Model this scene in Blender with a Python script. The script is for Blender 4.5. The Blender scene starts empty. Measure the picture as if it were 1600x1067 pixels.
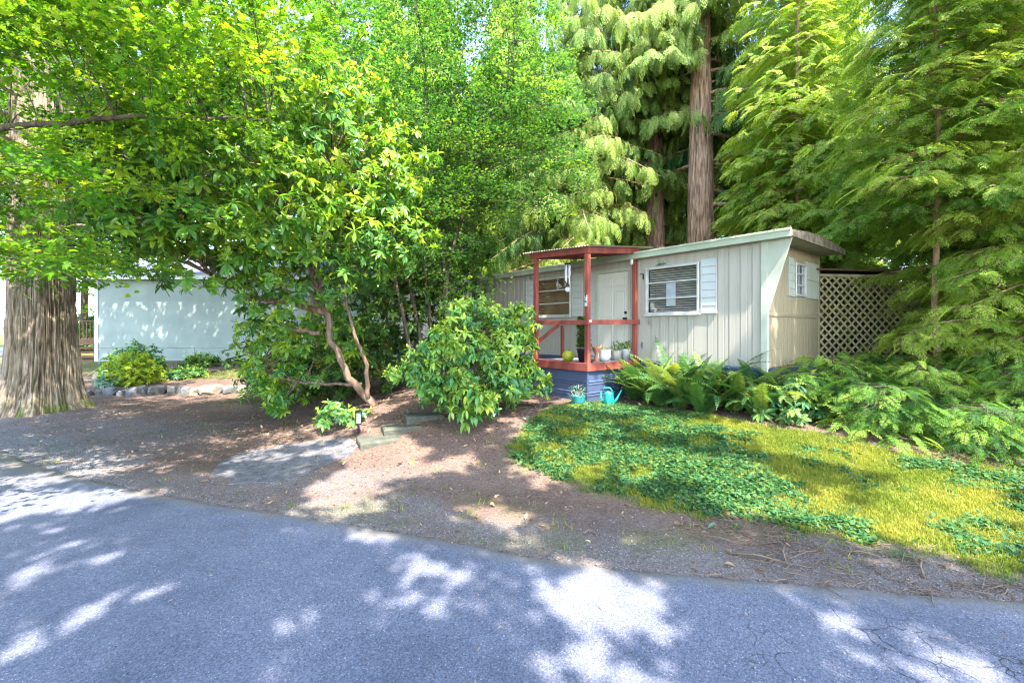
import bpy, math, random
import numpy as np
from mathutils import Vector, Matrix, noise as mnoise

rng = np.random.default_rng(7)
random.seed(7)
D = bpy.data
SC = bpy.context.scene
COL = SC.collection
EYE = 1.85
F = 690.0          # focal length in pixels of the 1600 px wide photograph
R = math.radians

# ------------------------------------------------------------------ camera, light, exposure
cam_d = D.cameras.new('camera'); cam = D.objects.new('camera', cam_d); COL.objects.link(cam)
cam.location = (0, 0, EYE); cam.rotation_euler = (R(90), 0, 0)
cam_d.sensor_width = 36; cam_d.lens = F / 1600 * 36; cam_d.shift_y = -18.5 / 1600
cam_d.clip_start = .05; cam_d.clip_end = 600
SC.camera = cam
SUN_EL, SUN_AZ = 57.0, math.degrees(math.atan2(.46, -.89))     # azimuth from +Y towards +X
sun_dir = np.array([math.sin(R(SUN_AZ)) * math.cos(R(SUN_EL)), math.cos(R(SUN_AZ)) * math.cos(R(SUN_EL)), math.sin(R(SUN_EL))])
W = D.worlds.new('World'); SC.world = W; W.use_nodes = True
wn = W.node_tree; wn.nodes.clear()
sky = wn.nodes.new('ShaderNodeTexSky'); sky.sky_type = 'NISHITA'; sky.sun_disc = False
sky.sun_elevation = R(SUN_EL); sky.sun_rotation = R(SUN_AZ); sky.air_density = 1.0; sky.dust_density = 1.5; sky.ozone_density = 1.0
bg = wn.nodes.new('ShaderNodeBackground'); bg.inputs[1].default_value = .15
wo = wn.nodes.new('ShaderNodeOutputWorld')
wn.links.new(sky.outputs[0], bg.inputs[0]); wn.links.new(bg.outputs[0], wo.inputs[0])
sun_d = D.lights.new('sun', 'SUN'); sun_d.energy = 2.35; sun_d.angle = R(.6); sun_d.color = (1, .93, .82)
sun = D.objects.new('sun', sun_d); COL.objects.link(sun); sun.location = (0, 0, 30)
sun.rotation_euler = Vector(-sun_dir).to_track_quat('-Z', 'Y').to_euler()
SC.view_settings.view_transform = 'Standard'; SC.view_settings.look = 'None'
SC.view_settings.exposure = 3.42; SC.view_settings.gamma = 1; SC.view_settings.use_curve_mapping = False
SC.render.engine = 'CYCLES'
cy = SC.cycles
cy.max_bounces = 8; cy.diffuse_bounces = 5; cy.glossy_bounces = 2; cy.transmission_bounces = 6; cy.transparent_max_bounces = 6
cy.use_denoising = True; cy.denoising_prefilter = 'NONE'; cy.pixel_filter_type = 'BLACKMAN_HARRIS'; cy.filter_width = 1.2; cy.denoising_prefilter = 'NONE'; cy.sample_clamp_indirect = 6

# ------------------------------------------------------------------ materials
def mat(name, c1, c2=None, rough=.8, scale=6., bump=0., bscale=40., stretch=(1, 1, 1), metal=0., spec=.3, detail=6, lo=.35, hi=.65, extra=None):
    m = D.materials.new(name); m.use_nodes = True
    t = m.node_tree; n = t.nodes; l = t.links
    b = n['Principled BSDF']; b.inputs['Roughness'].default_value = rough; b.inputs['Metallic'].default_value = metal
    b.inputs['Specular IOR Level'].default_value = spec
    tc = n.new('ShaderNodeTexCoord'); mp = n.new('ShaderNodeMapping'); mp.inputs['Scale'].default_value = stretch
    l.new(tc.outputs['Object'], mp.inputs[0])
    if c2 is None: c2 = tuple(x * .8 for x in c1)
    ns = n.new('ShaderNodeTexNoise'); ns.inputs['Scale'].default_value = scale; ns.inputs['Detail'].default_value = detail
    l.new(mp.outputs[0], ns.inputs['Vector'])
    r = n.new('ShaderNodeValToRGB'); r.color_ramp.elements[0].position = lo; r.color_ramp.elements[1].position = hi
    r.color_ramp.elements[0].color = (*c1, 1); r.color_ramp.elements[1].color = (*c2, 1)
    l.new(ns.outputs[0], r.inputs[0]); l.new(r.outputs[0], b.inputs['Base Color'])
    if bump:
        nb = n.new('ShaderNodeTexNoise'); nb.inputs['Scale'].default_value = bscale; nb.inputs['Detail'].default_value = 8
        l.new(mp.outputs[0], nb.inputs['Vector'])
        bp = n.new('ShaderNodeBump'); bp.inputs['Strength'].default_value = bump; bp.inputs['Distance'].default_value = .02
        l.new(nb.outputs[0], bp.inputs['Height']); l.new(bp.outputs[0], b.inputs['Normal'])
    if extra: extra(m, t, b, mp, r)
    return m

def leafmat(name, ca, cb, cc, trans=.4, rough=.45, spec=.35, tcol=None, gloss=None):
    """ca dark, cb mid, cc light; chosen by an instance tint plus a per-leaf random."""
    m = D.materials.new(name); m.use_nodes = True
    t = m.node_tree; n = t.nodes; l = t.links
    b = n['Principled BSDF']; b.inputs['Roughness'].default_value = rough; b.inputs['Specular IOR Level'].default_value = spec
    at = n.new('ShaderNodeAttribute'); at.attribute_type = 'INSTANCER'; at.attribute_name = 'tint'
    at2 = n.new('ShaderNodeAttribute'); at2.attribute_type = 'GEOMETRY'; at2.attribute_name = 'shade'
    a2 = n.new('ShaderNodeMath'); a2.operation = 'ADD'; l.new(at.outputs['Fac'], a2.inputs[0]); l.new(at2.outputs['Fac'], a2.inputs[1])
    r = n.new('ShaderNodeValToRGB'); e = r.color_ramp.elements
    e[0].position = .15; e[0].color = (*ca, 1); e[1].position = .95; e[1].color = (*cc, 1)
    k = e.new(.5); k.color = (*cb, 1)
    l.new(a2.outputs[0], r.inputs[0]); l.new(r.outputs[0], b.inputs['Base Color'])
    tr = n.new('ShaderNodeBsdfTranslucent'); mx = n.new('ShaderNodeMixShader'); mx.inputs[0].default_value = trans
    mc = n.new('ShaderNodeMix'); mc.data_type = 'RGBA'; mc.blend_type = 'MULTIPLY'; mc.inputs[0].default_value = 1
    l.new(r.outputs[0], mc.inputs[6]); mc.inputs[7].default_value = (*(tcol or (1.5, 1.35, .6)), 1)
    l.new(mc.outputs[2], tr.inputs[0]); l.new(b.outputs[0], mx.inputs[1]); l.new(tr.outputs[0], mx.inputs[2])
    l.new(mx.outputs[0], n['Material Output'].inputs[0])
    return m

M = {}
M['red'] = mat('red_wood', (.26, .064, .046), (.16, .038, .03), .65, 5, .12, 30, (1, 1, .2))
M['siding'] = mat('siding_paint', (.40, .37, .325), (.29, .27, .235), .55, 3.2, .08, 14, (1, 1, .16), lo=.42, hi=.75)
M['siding_end'] = mat('siding_end_paint', (.32, .27, .175), (.25, .21, .13), .6, 2.0, .08, 14, (1, 1, .3))
M['cream'] = mat('cream_trim', (.44, .46, .39), (.38, .40, .33), .5, 3, .05, 20)
M['fascia'] = mat('fascia_paint', (.38, .42, .32), (.30, .34, .25), .5, 2, .05, 20)
M['white'] = mat('white_vinyl', (.47, .49, .50), (.42, .44, .44), .5, 3, .03, 20)
M['door'] = mat('door_paint', (.60, .58, .53), (.56, .54, .49), .5, 2, .02, 20)
M['alu'] = mat('window_aluminium', (.62, .62, .60), (.5, .5, .5), .4, 5, 0, 10, metal=.4)
M['slate'] = mat('slate_vinyl', (.06, .085, .16), (.05, .07, .13), .35, 2, .06, 9, (1, 1, .3), spec=.5)
M['dark'] = mat('interior_shade', (.02, .017, .015), (.012, .01, .01), .9)  # near-black stands in for the unlit inside of the house
M['black'] = mat('black_metal', (.015, .015, .018), (.02, .02, .02), .4)
M['blind'] = mat('brown_blind', (.34, .20, .11), (.22, .12, .065), .5, 3)
M['blindw'] = mat('grey_blind', (.30, .26, .24), (.22, .19, .18), .5, 3)
M['shingle'] = mat('roof_felt', (.11, .095, .07), (.06, .075, .03), .9, 3, .4, 30)
M['corr'] = mat('porch_roof_sheet', (.42, .36, .30), (.30, .25, .2), .6, 4, .1, 20)
M['deck'] = mat('grey_deck', (.27, .27, .29), (.19, .19, .2), .7, 5, .15, 30, (1, .2, 1))
M['lattice'] = mat('lattice_paint', (.36, .31, .18), (.27, .235, .135), .7, 4, .1, 30)
M['teal'] = mat('teal_plastic', (.01, .36, .27), (.01, .33, .25), .3, 3, spec=.5)
M['tealpot'] = mat('teal_glaze', (.03, .22, .22), (.02, .17, .18), .3, 6, spec=.5)
M['potblack'] = mat('black_pot', (.012, .014, .022), (.018, .02, .03), .4, 4)
M['potwhite'] = mat('white_pot', (.62, .64, .66), (.55, .57, .6), .5, 6, .1, 20)
M['potbeige'] = mat('beige_pot', (.38, .36, .31), (.28, .26, .23), .6, 8, .1, 20)
M['gourd'] = mat('gourd_skin', (.40, .42, .02), (.22, .30, .02), .4, 5, spec=.5)
M['terra'] = mat('terracotta', (.45, .19, .12), (.34, .13, .09), .8, 14, .3, 40)
M['soil'] = mat('potting_soil', (.035, .022, .015), (.02, .014, .01), .95, 20, .5, 60)
M['chime'] = mat('chime_metal', (.5, .5, .55), (.4, .4, .45), .3, 5, metal=.8)
M['numw'] = mat('plaque_white', (.75, .75, .75), (.72, .72, .72), .5)
M['pale_reflection'] = mat('pale_reflection', (.6, .62, .64), (.42, .45, .5), .6, 9)  # pale blotchy tone painting a reflection in the window
M['step'] = mat('mossy_concrete', (.105, .10, .085), (.05, .058, .038), .95, 5, .6, 45, lo=.3, hi=.7)
M['rock'] = mat('rock_grey', (.15, .15, .165), (.07, .075, .065), .9, 3, .5, 14)
M['rock2'] = mat('rock_tan', (.26, .22, .17), (.15, .135, .11), .9, 3, .5, 14)
M['bone'] = mat('bark_twig', (.20, .14, .10), (.12, .08, .055), .9, 8, .5, 40)
M['nwall'] = mat('neighbour_wall', (.25, .30, .275), (.20, .245, .225), .7, .8, .15, 24)
M['nroof'] = mat('blue_grey_roof', (.12, .15, .21), (.09, .11, .16), .8, 6, .3, 30)
M['brownwood'] = mat('brown_deck_wood', (.17, .085, .05), (.12, .06, .035), .8, 5, .2, 30)
M['stem'] = mat('green_stem', (.10, .14, .04), (.12, .09, .04), .8, 10)

def glassmat():
    m = D.materials.new('window_glass'); m.use_nodes = True; t = m.node_tree; n = t.nodes; l = t.links
    n.remove(n['Principled BSDF'])
    tr = n.new('ShaderNodeBsdfTransparent'); tr.inputs[0].default_value = (.94, .96, .96, 1)
    g = n.new('ShaderNodeBsdfGlossy'); g.inputs['Roughness'].default_value = .02
    fr = n.new('ShaderNodeLayerWeight'); pw = n.new('ShaderNodeMath'); pw.operation = 'POWER'; pw.inputs[1].default_value = 4.; ma = n.new('ShaderNodeMath'); ma.operation = 'MULTIPLY_ADD'; ma.inputs[1].default_value = .6; ma.inputs[2].default_value = .04
    l.new(fr.outputs['Facing'], pw.inputs[0]); l.new(pw.outputs[0], ma.inputs[0])
    mx = n.new('ShaderNodeMixShader'); l.new(ma.outputs[0], mx.inputs[0]); l.new(tr.outputs[0], mx.inputs[1]); l.new(g.outputs[0], mx.inputs[2])
    l.new(mx.outputs[0], n['Material Output'].inputs[0]); return m
M['glass'] = glassmat()

def barkmat(name, c1, c2, c3, moss=0.):
    def ex(m, t, b, mp, r):
        n, l = t.nodes, t.links
        at = n.new('ShaderNodeAttribute'); at.attribute_name = 'groove'
        mx = n.new('ShaderNodeMix'); mx.data_type = 'RGBA'
        l.new(at.outputs['Fac'], mx.inputs[0]); l.new(r.outputs[0], mx.inputs[6]); mx.inputs[7].default_value = (*c3, 1)
        at2 = n.new('ShaderNodeAttribute'); at2.attribute_name = 'moss'
        m2 = n.new('ShaderNodeMix'); m2.data_type = 'RGBA'; l.new(at2.outputs['Fac'], m2.inputs[0]); l.new(mx.outputs[2], m2.inputs[6])
        m2.inputs[7].default_value = (.075, .11, .012, 1)
        l.new(m2.outputs[2], b.inputs['Base Color'])
    return mat(name, c1, c2, .9, 16, .9, 26, (1, 1, .16), spec=.15, detail=8, lo=.38, hi=.62, extra=ex)
M['bark_cedar'] = barkmat('cedar_bark', (.34, .275, .215), (.18, .135, .10), (.04, .028, .02))
M['bark_red'] = barkmat('red_cedar_bark', (.44, .28, .18), (.22, .13, .08), (.05, .033, .022))
M['bark_thin'] = barkmat('thin_bark', (.15, .12, .085), (.07, .06, .045), (.03, .025, .02))
M['bark_rhodo'] = barkmat('rhododendron_bark', (.22, .15, .11), (.11, .07, .05), (.03, .02, .015))

M['lf_cedar'] = leafmat('cedar_foliage', (.03, .10, .02), (.10, .21, .032), (.24, .34, .07), .45, .55, .3)
M['lf_hem'] = leafmat('hemlock_foliage', (.04, .14, .028), (.14, .30, .035), (.34, .46, .07), .5, .55, .3)
M['lf_maple'] = leafmat('maple_leaf', (.028, .10, .026), (.055, .17, .036), (.16, .28, .04), .5, .45, .35)
M['lf_maple2'] = leafmat('bright_maple_leaf', (.06, .18, .016), (.15, .31, .02), (.34, .44, .025), .58, .45, .35)
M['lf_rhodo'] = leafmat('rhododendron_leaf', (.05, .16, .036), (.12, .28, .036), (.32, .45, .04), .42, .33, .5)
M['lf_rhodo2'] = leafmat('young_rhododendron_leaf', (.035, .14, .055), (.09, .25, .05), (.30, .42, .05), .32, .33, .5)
M['lf_fern'] = leafmat('fern_frond', (.025, .09, .03), (.07, .17, .035), (.24, .29, .06), .35, .45, .4)
M['lf_grass'] = leafmat('grass_blade', (.05, .115, .016), (.15, .21, .022), (.37, .34, .06), .35, .5, .25)
M['lf_clover'] = leafmat('clover_leaf', (.022, .085, .03), (.042, .14, .05), (.15, .24, .05), .3, .5, .3)
M['lf_dark'] = leafmat('dark_leaf', (.03, .08, .02), (.08, .17, .03), (.18, .28, .04), .35, .45, .35)  # darker green of evergreen shrubs, salal and the potted conifer
M['lf_dead'] = leafmat('dead_leaf', (.10, .05, .025), (.24, .15, .09), (.45, .34, .20), .15, .7, .2, (1.1, 1, .7))
M['lf_yel'] = leafmat('lime_shrub_leaf', (.09, .18, .01), (.2, .32, .015), (.38, .46, .03), .4, .5, .3)

# ------------------------------------------------------------------ mesh helpers
class MB:
    def __init__(s): s.v = []; s.f = []; s.m = []
    def add(s, V, Fc, mi=0):
        o = len(s.v); s.v.extend([tuple(map(float, p)) for p in V]); s.f.extend([tuple(int(i) + o for i in f) for f in Fc]); s.m.extend([mi] * len(Fc)); return s
    def box(s, x0, x1, y0, y1, z0, z1, mi=0):
        return s.add([(x0, y0, z0), (x1, y0, z0), (x1, y1, z0), (x0, y1, z0), (x0, y0, z1), (x1, y0, z1), (x1, y1, z1), (x0, y1, z1)],
                     [(0, 3, 2, 1), (4, 5, 6, 7), (0, 1, 5, 4), (1, 2, 6, 5), (2, 3, 7, 6), (3, 0, 4, 7)], mi)
    def beam(s, a, b, w, h, up=(0, 0, 1), mi=0):
        a = Vector(a); b = Vector(b); d = (b - a).normalized(); up = Vector(up)
        sd = d.cross(up).normalized() * (w / 2); u = sd.cross(d).normalized() * (h / 2)
        V = [a - sd - u, a + sd - u, a + sd + u, a - sd + u, b - sd - u, b + sd - u, b + sd + u, b - sd + u]
        return s.add(V, [(0, 1, 2, 3), (7, 6, 5, 4), (0, 4, 5, 1), (1, 5, 6, 2), (2, 6, 7, 3), (3, 7, 4, 0)], mi)
    def tube(s, pts, rad, n=7, mi=0, cap=True):
        pts = [Vector(p) for p in pts]; V = []; Fc = []
        for i, p in enumerate(pts):
            d = (pts[min(i + 1, len(pts) - 1)] - pts[max(i - 1, 0)]).normalized()
            a = d.cross(Vector((0, 0, 1)) if abs(d.z) < .9 else Vector((1, 0, 0))).normalized(); c = d.cross(a)
            r = rad[i] if hasattr(rad, '__len__') else rad
            for k in range(n):
                t = 2 * math.pi * k / n; V.append(p + (a * math.cos(t) + c * math.sin(t)) * r)
        for i in range(len(pts) - 1):
            for k in range(n):
                Fc.append((i * n + k, i * n + (k + 1) % n, (i + 1) * n + (k + 1) % n, (i + 1) * n + k))
        if cap: Fc.append(tuple(range(n))[::-1]); Fc.append(tuple((len(pts) - 1) * n + k for k in range(n)))
        return s.add(V, Fc, mi)
    def lathe(s, prof, n=24, c=(0, 0, 0), mi=0, lobes=None):
        V = []; Fc = []
        for (r, z) in prof:
            for k in range(n):
                t = 2 * math.pi * k / n; rr = r * (lobes(t) if lobes else 1)
                V.append((c[0] + rr * math.cos(t), c[1] + rr * math.sin(t), c[2] + z))
        for i in range(len(prof) - 1):
            for k in range(n):
                Fc.append((i * n + k, i * n + (k + 1) % n, (i + 1) * n + (k + 1) % n, (i + 1) * n + k))
        return s.add(V, Fc, mi)
    def mesh(s, name, mats, smooth=False):
        me = D.meshes.new(name); me.from_pydata(s.v, [], s.f)
        for m in (mats if isinstance(mats, (list, tuple)) else [mats]): me.materials.append(m)
        if len(set(s.m)) > 1: me.polygons.foreach_set('material_index', s.m)
        if smooth: me.polygons.foreach_set('use_smooth', [True] * len(me.polygons))
        me.update(); return me

def link(name, me, parent=None, label=None, cat=None, group=None, kind=None, bevel=0):
    o = D.objects.new(name, me); COL.objects.link(o)
    if parent is not None: o.parent = parent
    for k, v in (('label', label), ('category', cat), ('group', group), ('kind', kind)):
        if v: o[k] = v
    if bevel:
        b = o.modifiers.new('bevel', 'BEVEL'); b.width = bevel; b.segments = 1; b.limit_method = 'ANGLE'
    return o
def thing(name, label, cat, loc=(0, 0, 0), rz=0, group=None):
    o = D.objects.new(name, None); COL.objects.link(o); o.location = loc; o.rotation_euler = (0, 0, rz)
    o['label'] = label; o['category'] = cat; o.empty_display_size = .1
    if group: o['group'] = group
    return o
def copy_tree(o, parent=None):
    c = o.copy(); COL.objects.link(c); c.parent = parent
    for ch in list(o.children): copy_tree(ch, c)
    return c

# --- scattering one part made of instanced templates held in the same mesh
_ng = None
def scatter_group():
    global _ng
    if _ng: return _ng
    g = D.node_groups.new('scatter', 'GeometryNodeTree'); _ng = g
    g.interface.new_socket('Geometry', in_out='INPUT', socket_type='NodeSocketGeometry')
    g.interface.new_socket('Geometry', in_out='OUTPUT', socket_type='NodeSocketGeometry')
    n, l = g.nodes, g.links
    gi = n.new('NodeGroupInput'); go = n.new('NodeGroupOutput')
    def attr(nm, ty):
        a = n.new('GeometryNodeInputNamedAttribute'); a.data_type = ty; a.inputs[0].default_value = nm; return a.outputs[0]
    tv = attr('tv', 'INT')
    cmp_ = n.new('FunctionNodeCompare'); cmp_.data_type = 'INT'; cmp_.operation = 'EQUAL'
    ins = [s for s in cmp_.inputs if s.type == 'INT']; l.new(tv, ins[0]); ins[1].default_value = 0
    sp = n.new('GeometryNodeSeparateGeometry'); sp.domain = 'POINT'
    l.new(gi.outputs[0], sp.inputs[0]); l.new(cmp_.outputs[0], sp.inputs[1])
    st = n.new('GeometryNodeSplitToInstances'); st.domain = 'POINT'
    l.new(sp.outputs[1], st.inputs[0]); l.new(tv, st.inputs['Group ID'])
    ip = n.new('GeometryNodeInstanceOnPoints')
    l.new(sp.outputs[0], ip.inputs['Points']); l.new(st.outputs[0], ip.inputs['Instance']); ip.inputs['Pick Instance'].default_value = True
    l.new(attr('vi', 'INT'), ip.inputs['Instance Index']); l.new(attr('rot', 'FLOAT_VECTOR'), ip.inputs['Rotation'])
    l.new(attr('scl', 'FLOAT_VECTOR'), ip.inputs['Scale'])
    l.new(ip.outputs[0], go.inputs[0])
    return g
def scatter(name, temps, P, ROT, S, V, T, mats, parent=None, kind='stuff', **kw):
    """temps: list of (verts Nx3, faces, material indices, shade per vertex)"""
    P = np.asarray(P, float); N = len(P)
    vs = []; fs = []; ms = []; tv = []; sh = []
    o = 0
    for i, (v, f, m, s) in enumerate(temps):
        vs.append(np.asarray(v, float)); fs += [tuple(a + o for a in q) for q in f]; ms += list(m)
        tv.append(np.full(len(v), i + 1)); sh.append(np.asarray(s, float)); o += len(v)
    V0 = np.vstack(vs + [P]); TV = np.concatenate(tv + [np.zeros(N, int)])
    me = D.meshes.new(name); me.from_pydata(V0.tolist(), [], fs)
    for m in (mats if isinstance(mats, (list, tuple)) else [mats]): me.materials.append(m)
    me.polygons.foreach_set('material_index', ms)
    def at(nm, ty, arr, key='value'):
        a = me.attributes.new(nm, ty, 'POINT'); a.data.foreach_set(key, np.ascontiguousarray(arr).ravel())
    z = np.zeros
    S = np.asarray(S, float)
    if S.ndim == 1: S = np.repeat(S[:, None], 3, 1)
    at('tv', 'INT', TV.astype(np.int32)); at('vi', 'INT', np.concatenate([z(o), np.asarray(V)]).astype(np.int32))
    at('rot', 'FLOAT_VECTOR', np.vstack([z((o, 3)), ROT]).astype(np.float32), 'vector')
    at('scl', 'FLOAT_VECTOR', np.vstack([z((o, 3)), S]).astype(np.float32), 'vector')
    at('tint', 'FLOAT', np.concatenate([z(o), T]).astype(np.float32))
    at('shade', 'FLOAT', np.concatenate(sh + [z(N)]).astype(np.float32))
    ob = link(name, me, parent, kind=kind, **kw)
    md = ob.modifiers.new('scatter', 'NODES'); md.node_group = scatter_group()
    return ob
def rot_from(dx, up):
    """euler XYZ so that local X -> dx and local Z -> close to up"""
    dx = np.asarray(dx, float); up = np.asarray(up, float)
    X = dx / np.linalg.norm(dx, axis=1, keepdims=True)
    Y = np.cross(up, X); Y /= np.maximum(np.linalg.norm(Y, axis=1, keepdims=True), 1e-6)
    Z = np.cross(X, Y)
    return np.stack([np.arctan2(Y[:, 2], Z[:, 2]), np.arcsin(np.clip(-X[:, 2], -1, 1)), np.arctan2(X[:, 1], X[:, 0])], 1)
def norm(a): return a / np.maximum(np.linalg.norm(a, axis=-1, keepdims=True), 1e-9)
def sstep(a, b, x): t = np.clip((np.asarray(x, float) - a) / (b - a), 0, 1); return t * t * (3 - 2 * t)
def vnoise(x, y, s=1., seed=0):
    """cheap smooth value noise in numpy, 0..1"""
    x = np.asarray(x, float) * s + seed * 17.3; y = np.asarray(y, float) * s + seed * 9.1
    xi = np.floor(x); yi = np.floor(y); fx = x - xi; fy = y - yi; fx = fx * fx * (3 - 2 * fx); fy = fy * fy * (3 - 2 * fy)
    h = lambda a, b: np.modf(np.abs(np.sin(a * 127.1 + b * 311.7 + seed * 5.3) * 43758.5453))[0]
    return (h(xi, yi) * (1 - fx) + h(xi + 1, yi) * fx) * (1 - fy) + (h(xi, yi + 1) * (1 - fx) + h(xi + 1, yi + 1) * fx) * fy
def fbm(x, y, s=1., seed=0): return vnoise(x, y, s, seed) * .5 + vnoise(x, y, s * 2.1, seed + 1) * .28 + vnoise(x, y, s * 4.3, seed + 2) * .22
def px(X, Y, Z):   # where a point of the place falls in the photograph
    Y = np.maximum(Y, 1e-3); return 800 + F * np.asarray(X) / Y, 515 - F * (np.asarray(Z) - EYE) / Y

# ------------------------------------------------------------------ leaf templates
def T_join(parts):
    v = []; f = []; m = []; s = []
    for (a, b, c, d) in parts:
        o = len(v); v += [tuple(p) for p in a]; f += [tuple(i + o for i in q) for q in b]; m += list(c); s += list(d)
    return np.array(v), f, m, s
def T_frond(L=.7, n=14, w=.26, sub=5, droop=.35, thick=.011, ang=52, seed=0, hang=0.):
    """a flat feathery conifer spray: rachis, side twigs, short scale-leaf twiglets"""
    r = np.random.default_rng(seed); v = []; f = []; m = []; s = []
    z = lambda x, y: -droop * x * x / L - hang * abs(y) * abs(y) / w
    def rhomb(x, y, dx, dy, l, t, shv, mi=0):
        nx, ny = -dy, dx; o = len(v)
        for (u, q) in ((0, 0), (.45, t), (1, 0), (.45, -t)):
            X = x + dx * l * u + nx * q; Y = y + dy * l * u + ny * q
            v.append((X, Y, z(X, Y) + r.normal(0, .004))); s.append(shv)
        f.append((o, o + 1, o + 2, o + 3)); m.append(mi)
    for i in range(8):
        rhomb(L * i / 8, 0, 1, 0, L / 8 * 1.15, .004, -.2, 1)
    for i in range(n):
        u = (i + .5) / n; x = L * u
        ln = w * (math.sin(math.pi * min(1, u * .78 + .2)) ** .8) * r.uniform(.8, 1.15) + .02
        for sd in (-1, 1):
            a = R(ang + r.normal(0, 6)) * sd; dx, dy = math.cos(a), math.sin(a)
            shv = r.uniform(-.12, .12) + .15 * u
            rhomb(x, 0, dx, dy, ln, thick * .8, shv)
            k = max(2, int(sub * ln / w + .5))
            for j in range(k):
                q = (j + .6) / k; bl = ln * .36 * (1 - .55 * q)
                for s2 in (-1, 1):
                    a2 = a + s2 * R(42)
                    rhomb(x + dx * ln * q, dy * ln * q, math.cos(a2), math.sin(a2), bl, thick, shv + r.uniform(-.05, .1))
    return np.array(v), f, m, s
def T_star(cx, cy, cz, r0, ang, tilt, lobes, sh, rr):
    """one palmate leaf"""
    v = [(0, 0, 0)]; n = lobes * 2
    for k in range(n):
        t = ang + 2 * math.pi * (k - n / 2 + .0) / n
        rad = r0 * ((1.0 if k % 2 == 0 else .66) * (1 - .25 * abs(k - n / 2) / (n / 2)) if k else .25)
        v.append((rad * math.cos(t), rad * math.sin(t), -.12 * rad * (k % 2 == 0)))
    ct, st = math.cos(tilt[0]), math.sin(tilt[0]); c2, s2 = math.cos(tilt[1]), math.sin(tilt[1])
    out = []
    for (x, y, z) in v:
        y, z = y * ct - z * st, y * st + z * ct; x, z = x * c2 - z * s2, x * s2 + z * c2
        out.append((x + cx, y + cy, z + cz))
    f = [(0, 1 + k, 1 + (k + 1) % n) for k in range(n)]
    return out, f, [0] * n, [sh] * (n + 1)
def T_maple(seed=0, L=.6, nl=26, r0=.04, flat=.25, lobes=5):
    r = np.random.default_rng(seed); P = []
    mb = MB(); mb.tube([(0, 0, 0), (L * .5, r.normal(0, .03), .02), (L, 0, -.03)], [.004, .003, .0015], 3)
    P.append((mb.v, mb.f, [1] * len(mb.f), [0] * len(mb.v)))
    for i in range(nl):
        x = L * r.uniform(.1, 1.05); y = r.normal(0, .13) * (1.1 - .4 * x / L); z = r.normal(0, .035) - .05 * (y / .15) ** 2 * .3
        P.append(T_star(x, y, z, r0 * r.uniform(.7, 1.25), r.uniform(-1.2, 1.2), r.normal(0, flat, 2), lobes, r.uniform(-.2, .2), r))
    return T_join(P)
def leaf_mesh_data(L=.15, Wd=.05, bend=.25, fold=.15, n=5, tip=1.):
    v = []; f = []
    for i in range(n + 1):
        u = i / n; w = Wd / 2 * (math.sin(math.pi * min(1, u * .93 + .05)) ** .7) * (1.1 if u > .3 else 1) * (.15 if i in (0,) else 1) * (.25 if i == n else 1)
        x = L * u * (1 - bend * .2 * u); z = -bend * L * u * u
        v += [(x, -w, z + fold * w), (x, 0, z), (x, w, z + fold * w)]
    for i in range(n):
        a = 3 * i; f += [(a, a + 3, a + 4, a + 1), (a + 1, a + 4, a + 5, a + 2)]
    return v, f
def T_whorl(seed=0, n=9, L=.15, Wd=.05, young=3):
    r = np.random.default_rng(seed); P = []; frames = []
    for k in range(n + young):
        yg = k >= n
        az = 2 * math.pi * k * .381 * 1.0 * 1.618 + r.normal(0, .2); el = R(r.normal(62, 8)) if yg else R(r.normal(-8, 18))
        l = (L * .6 if yg else L) * r.uniform(.75, 1.2)
        v, f = leaf_mesh_data(l, Wd * (l / L) ** .8, r.uniform(.05, .5) if not yg else .1, r.uniform(.1, .5), 4)
        d = Vector((math.cos(az) * math.cos(el), math.sin(az) * math.cos(el), math.sin(el)))
        q = d.to_track_quat('X', 'Z') @ Vector((1, 0, 0)).to_track_quat('X', 'Z').inverted()
        Mx = Matrix.Translation((0, 0, -.012 * k / 3 if not yg else .02)) @ q.to_matrix().to_4x4()
        v = [tuple(Mx @ Vector(p)) for p in v]
        frames.append((Mx, l)); P.append((v, f, [0] * len(f), [(.4 if yg else r.uniform(-.12, .12))] * len(v)))
    mb = MB(); mb.tube([(0, 0, -.16), (.01, 0, 0)], [.005, .004], 4); P.append((mb.v, mb.f, [1] * len(mb.f), [0] * len(mb.v)))
    return T_join(P)
def T_tuft(seed=0, n=12, h=.06, w=.004, spread=.04, lean=.5):
    r = np.random.default_rng(seed); v = []; f = []; s = []
    for k in range(n):
        x, y = r.normal(0, spread, 2); a = r.uniform(0, 6.28); hh = h * r.uniform(.5, 1.3); ln = r.uniform(0, lean) * hh
        ca, sa = math.cos(a), math.sin(a); o = len(v); sh = r.uniform(-.15, .15)
        px_, py_ = -sa * w / 2, ca * w / 2
        v += [(x - px_, y - py_, -.01), (x + px_, y + py_, -.01), (x + ca * ln * .4 + px_, y + sa * ln * .4 + py_, hh * .6), (x + ca * ln * .4 - px_, y + sa * ln * .4 - py_, hh * .6), (x + ca * ln, y + sa * ln, hh)]
        s += [sh - .1, sh - .1, sh, sh, sh + .1]
        f += [(o, o + 1, o + 2, o + 3), (o + 3, o + 2, o + 4)]
    return np.array(v), f, [0] * len(f), s
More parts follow.
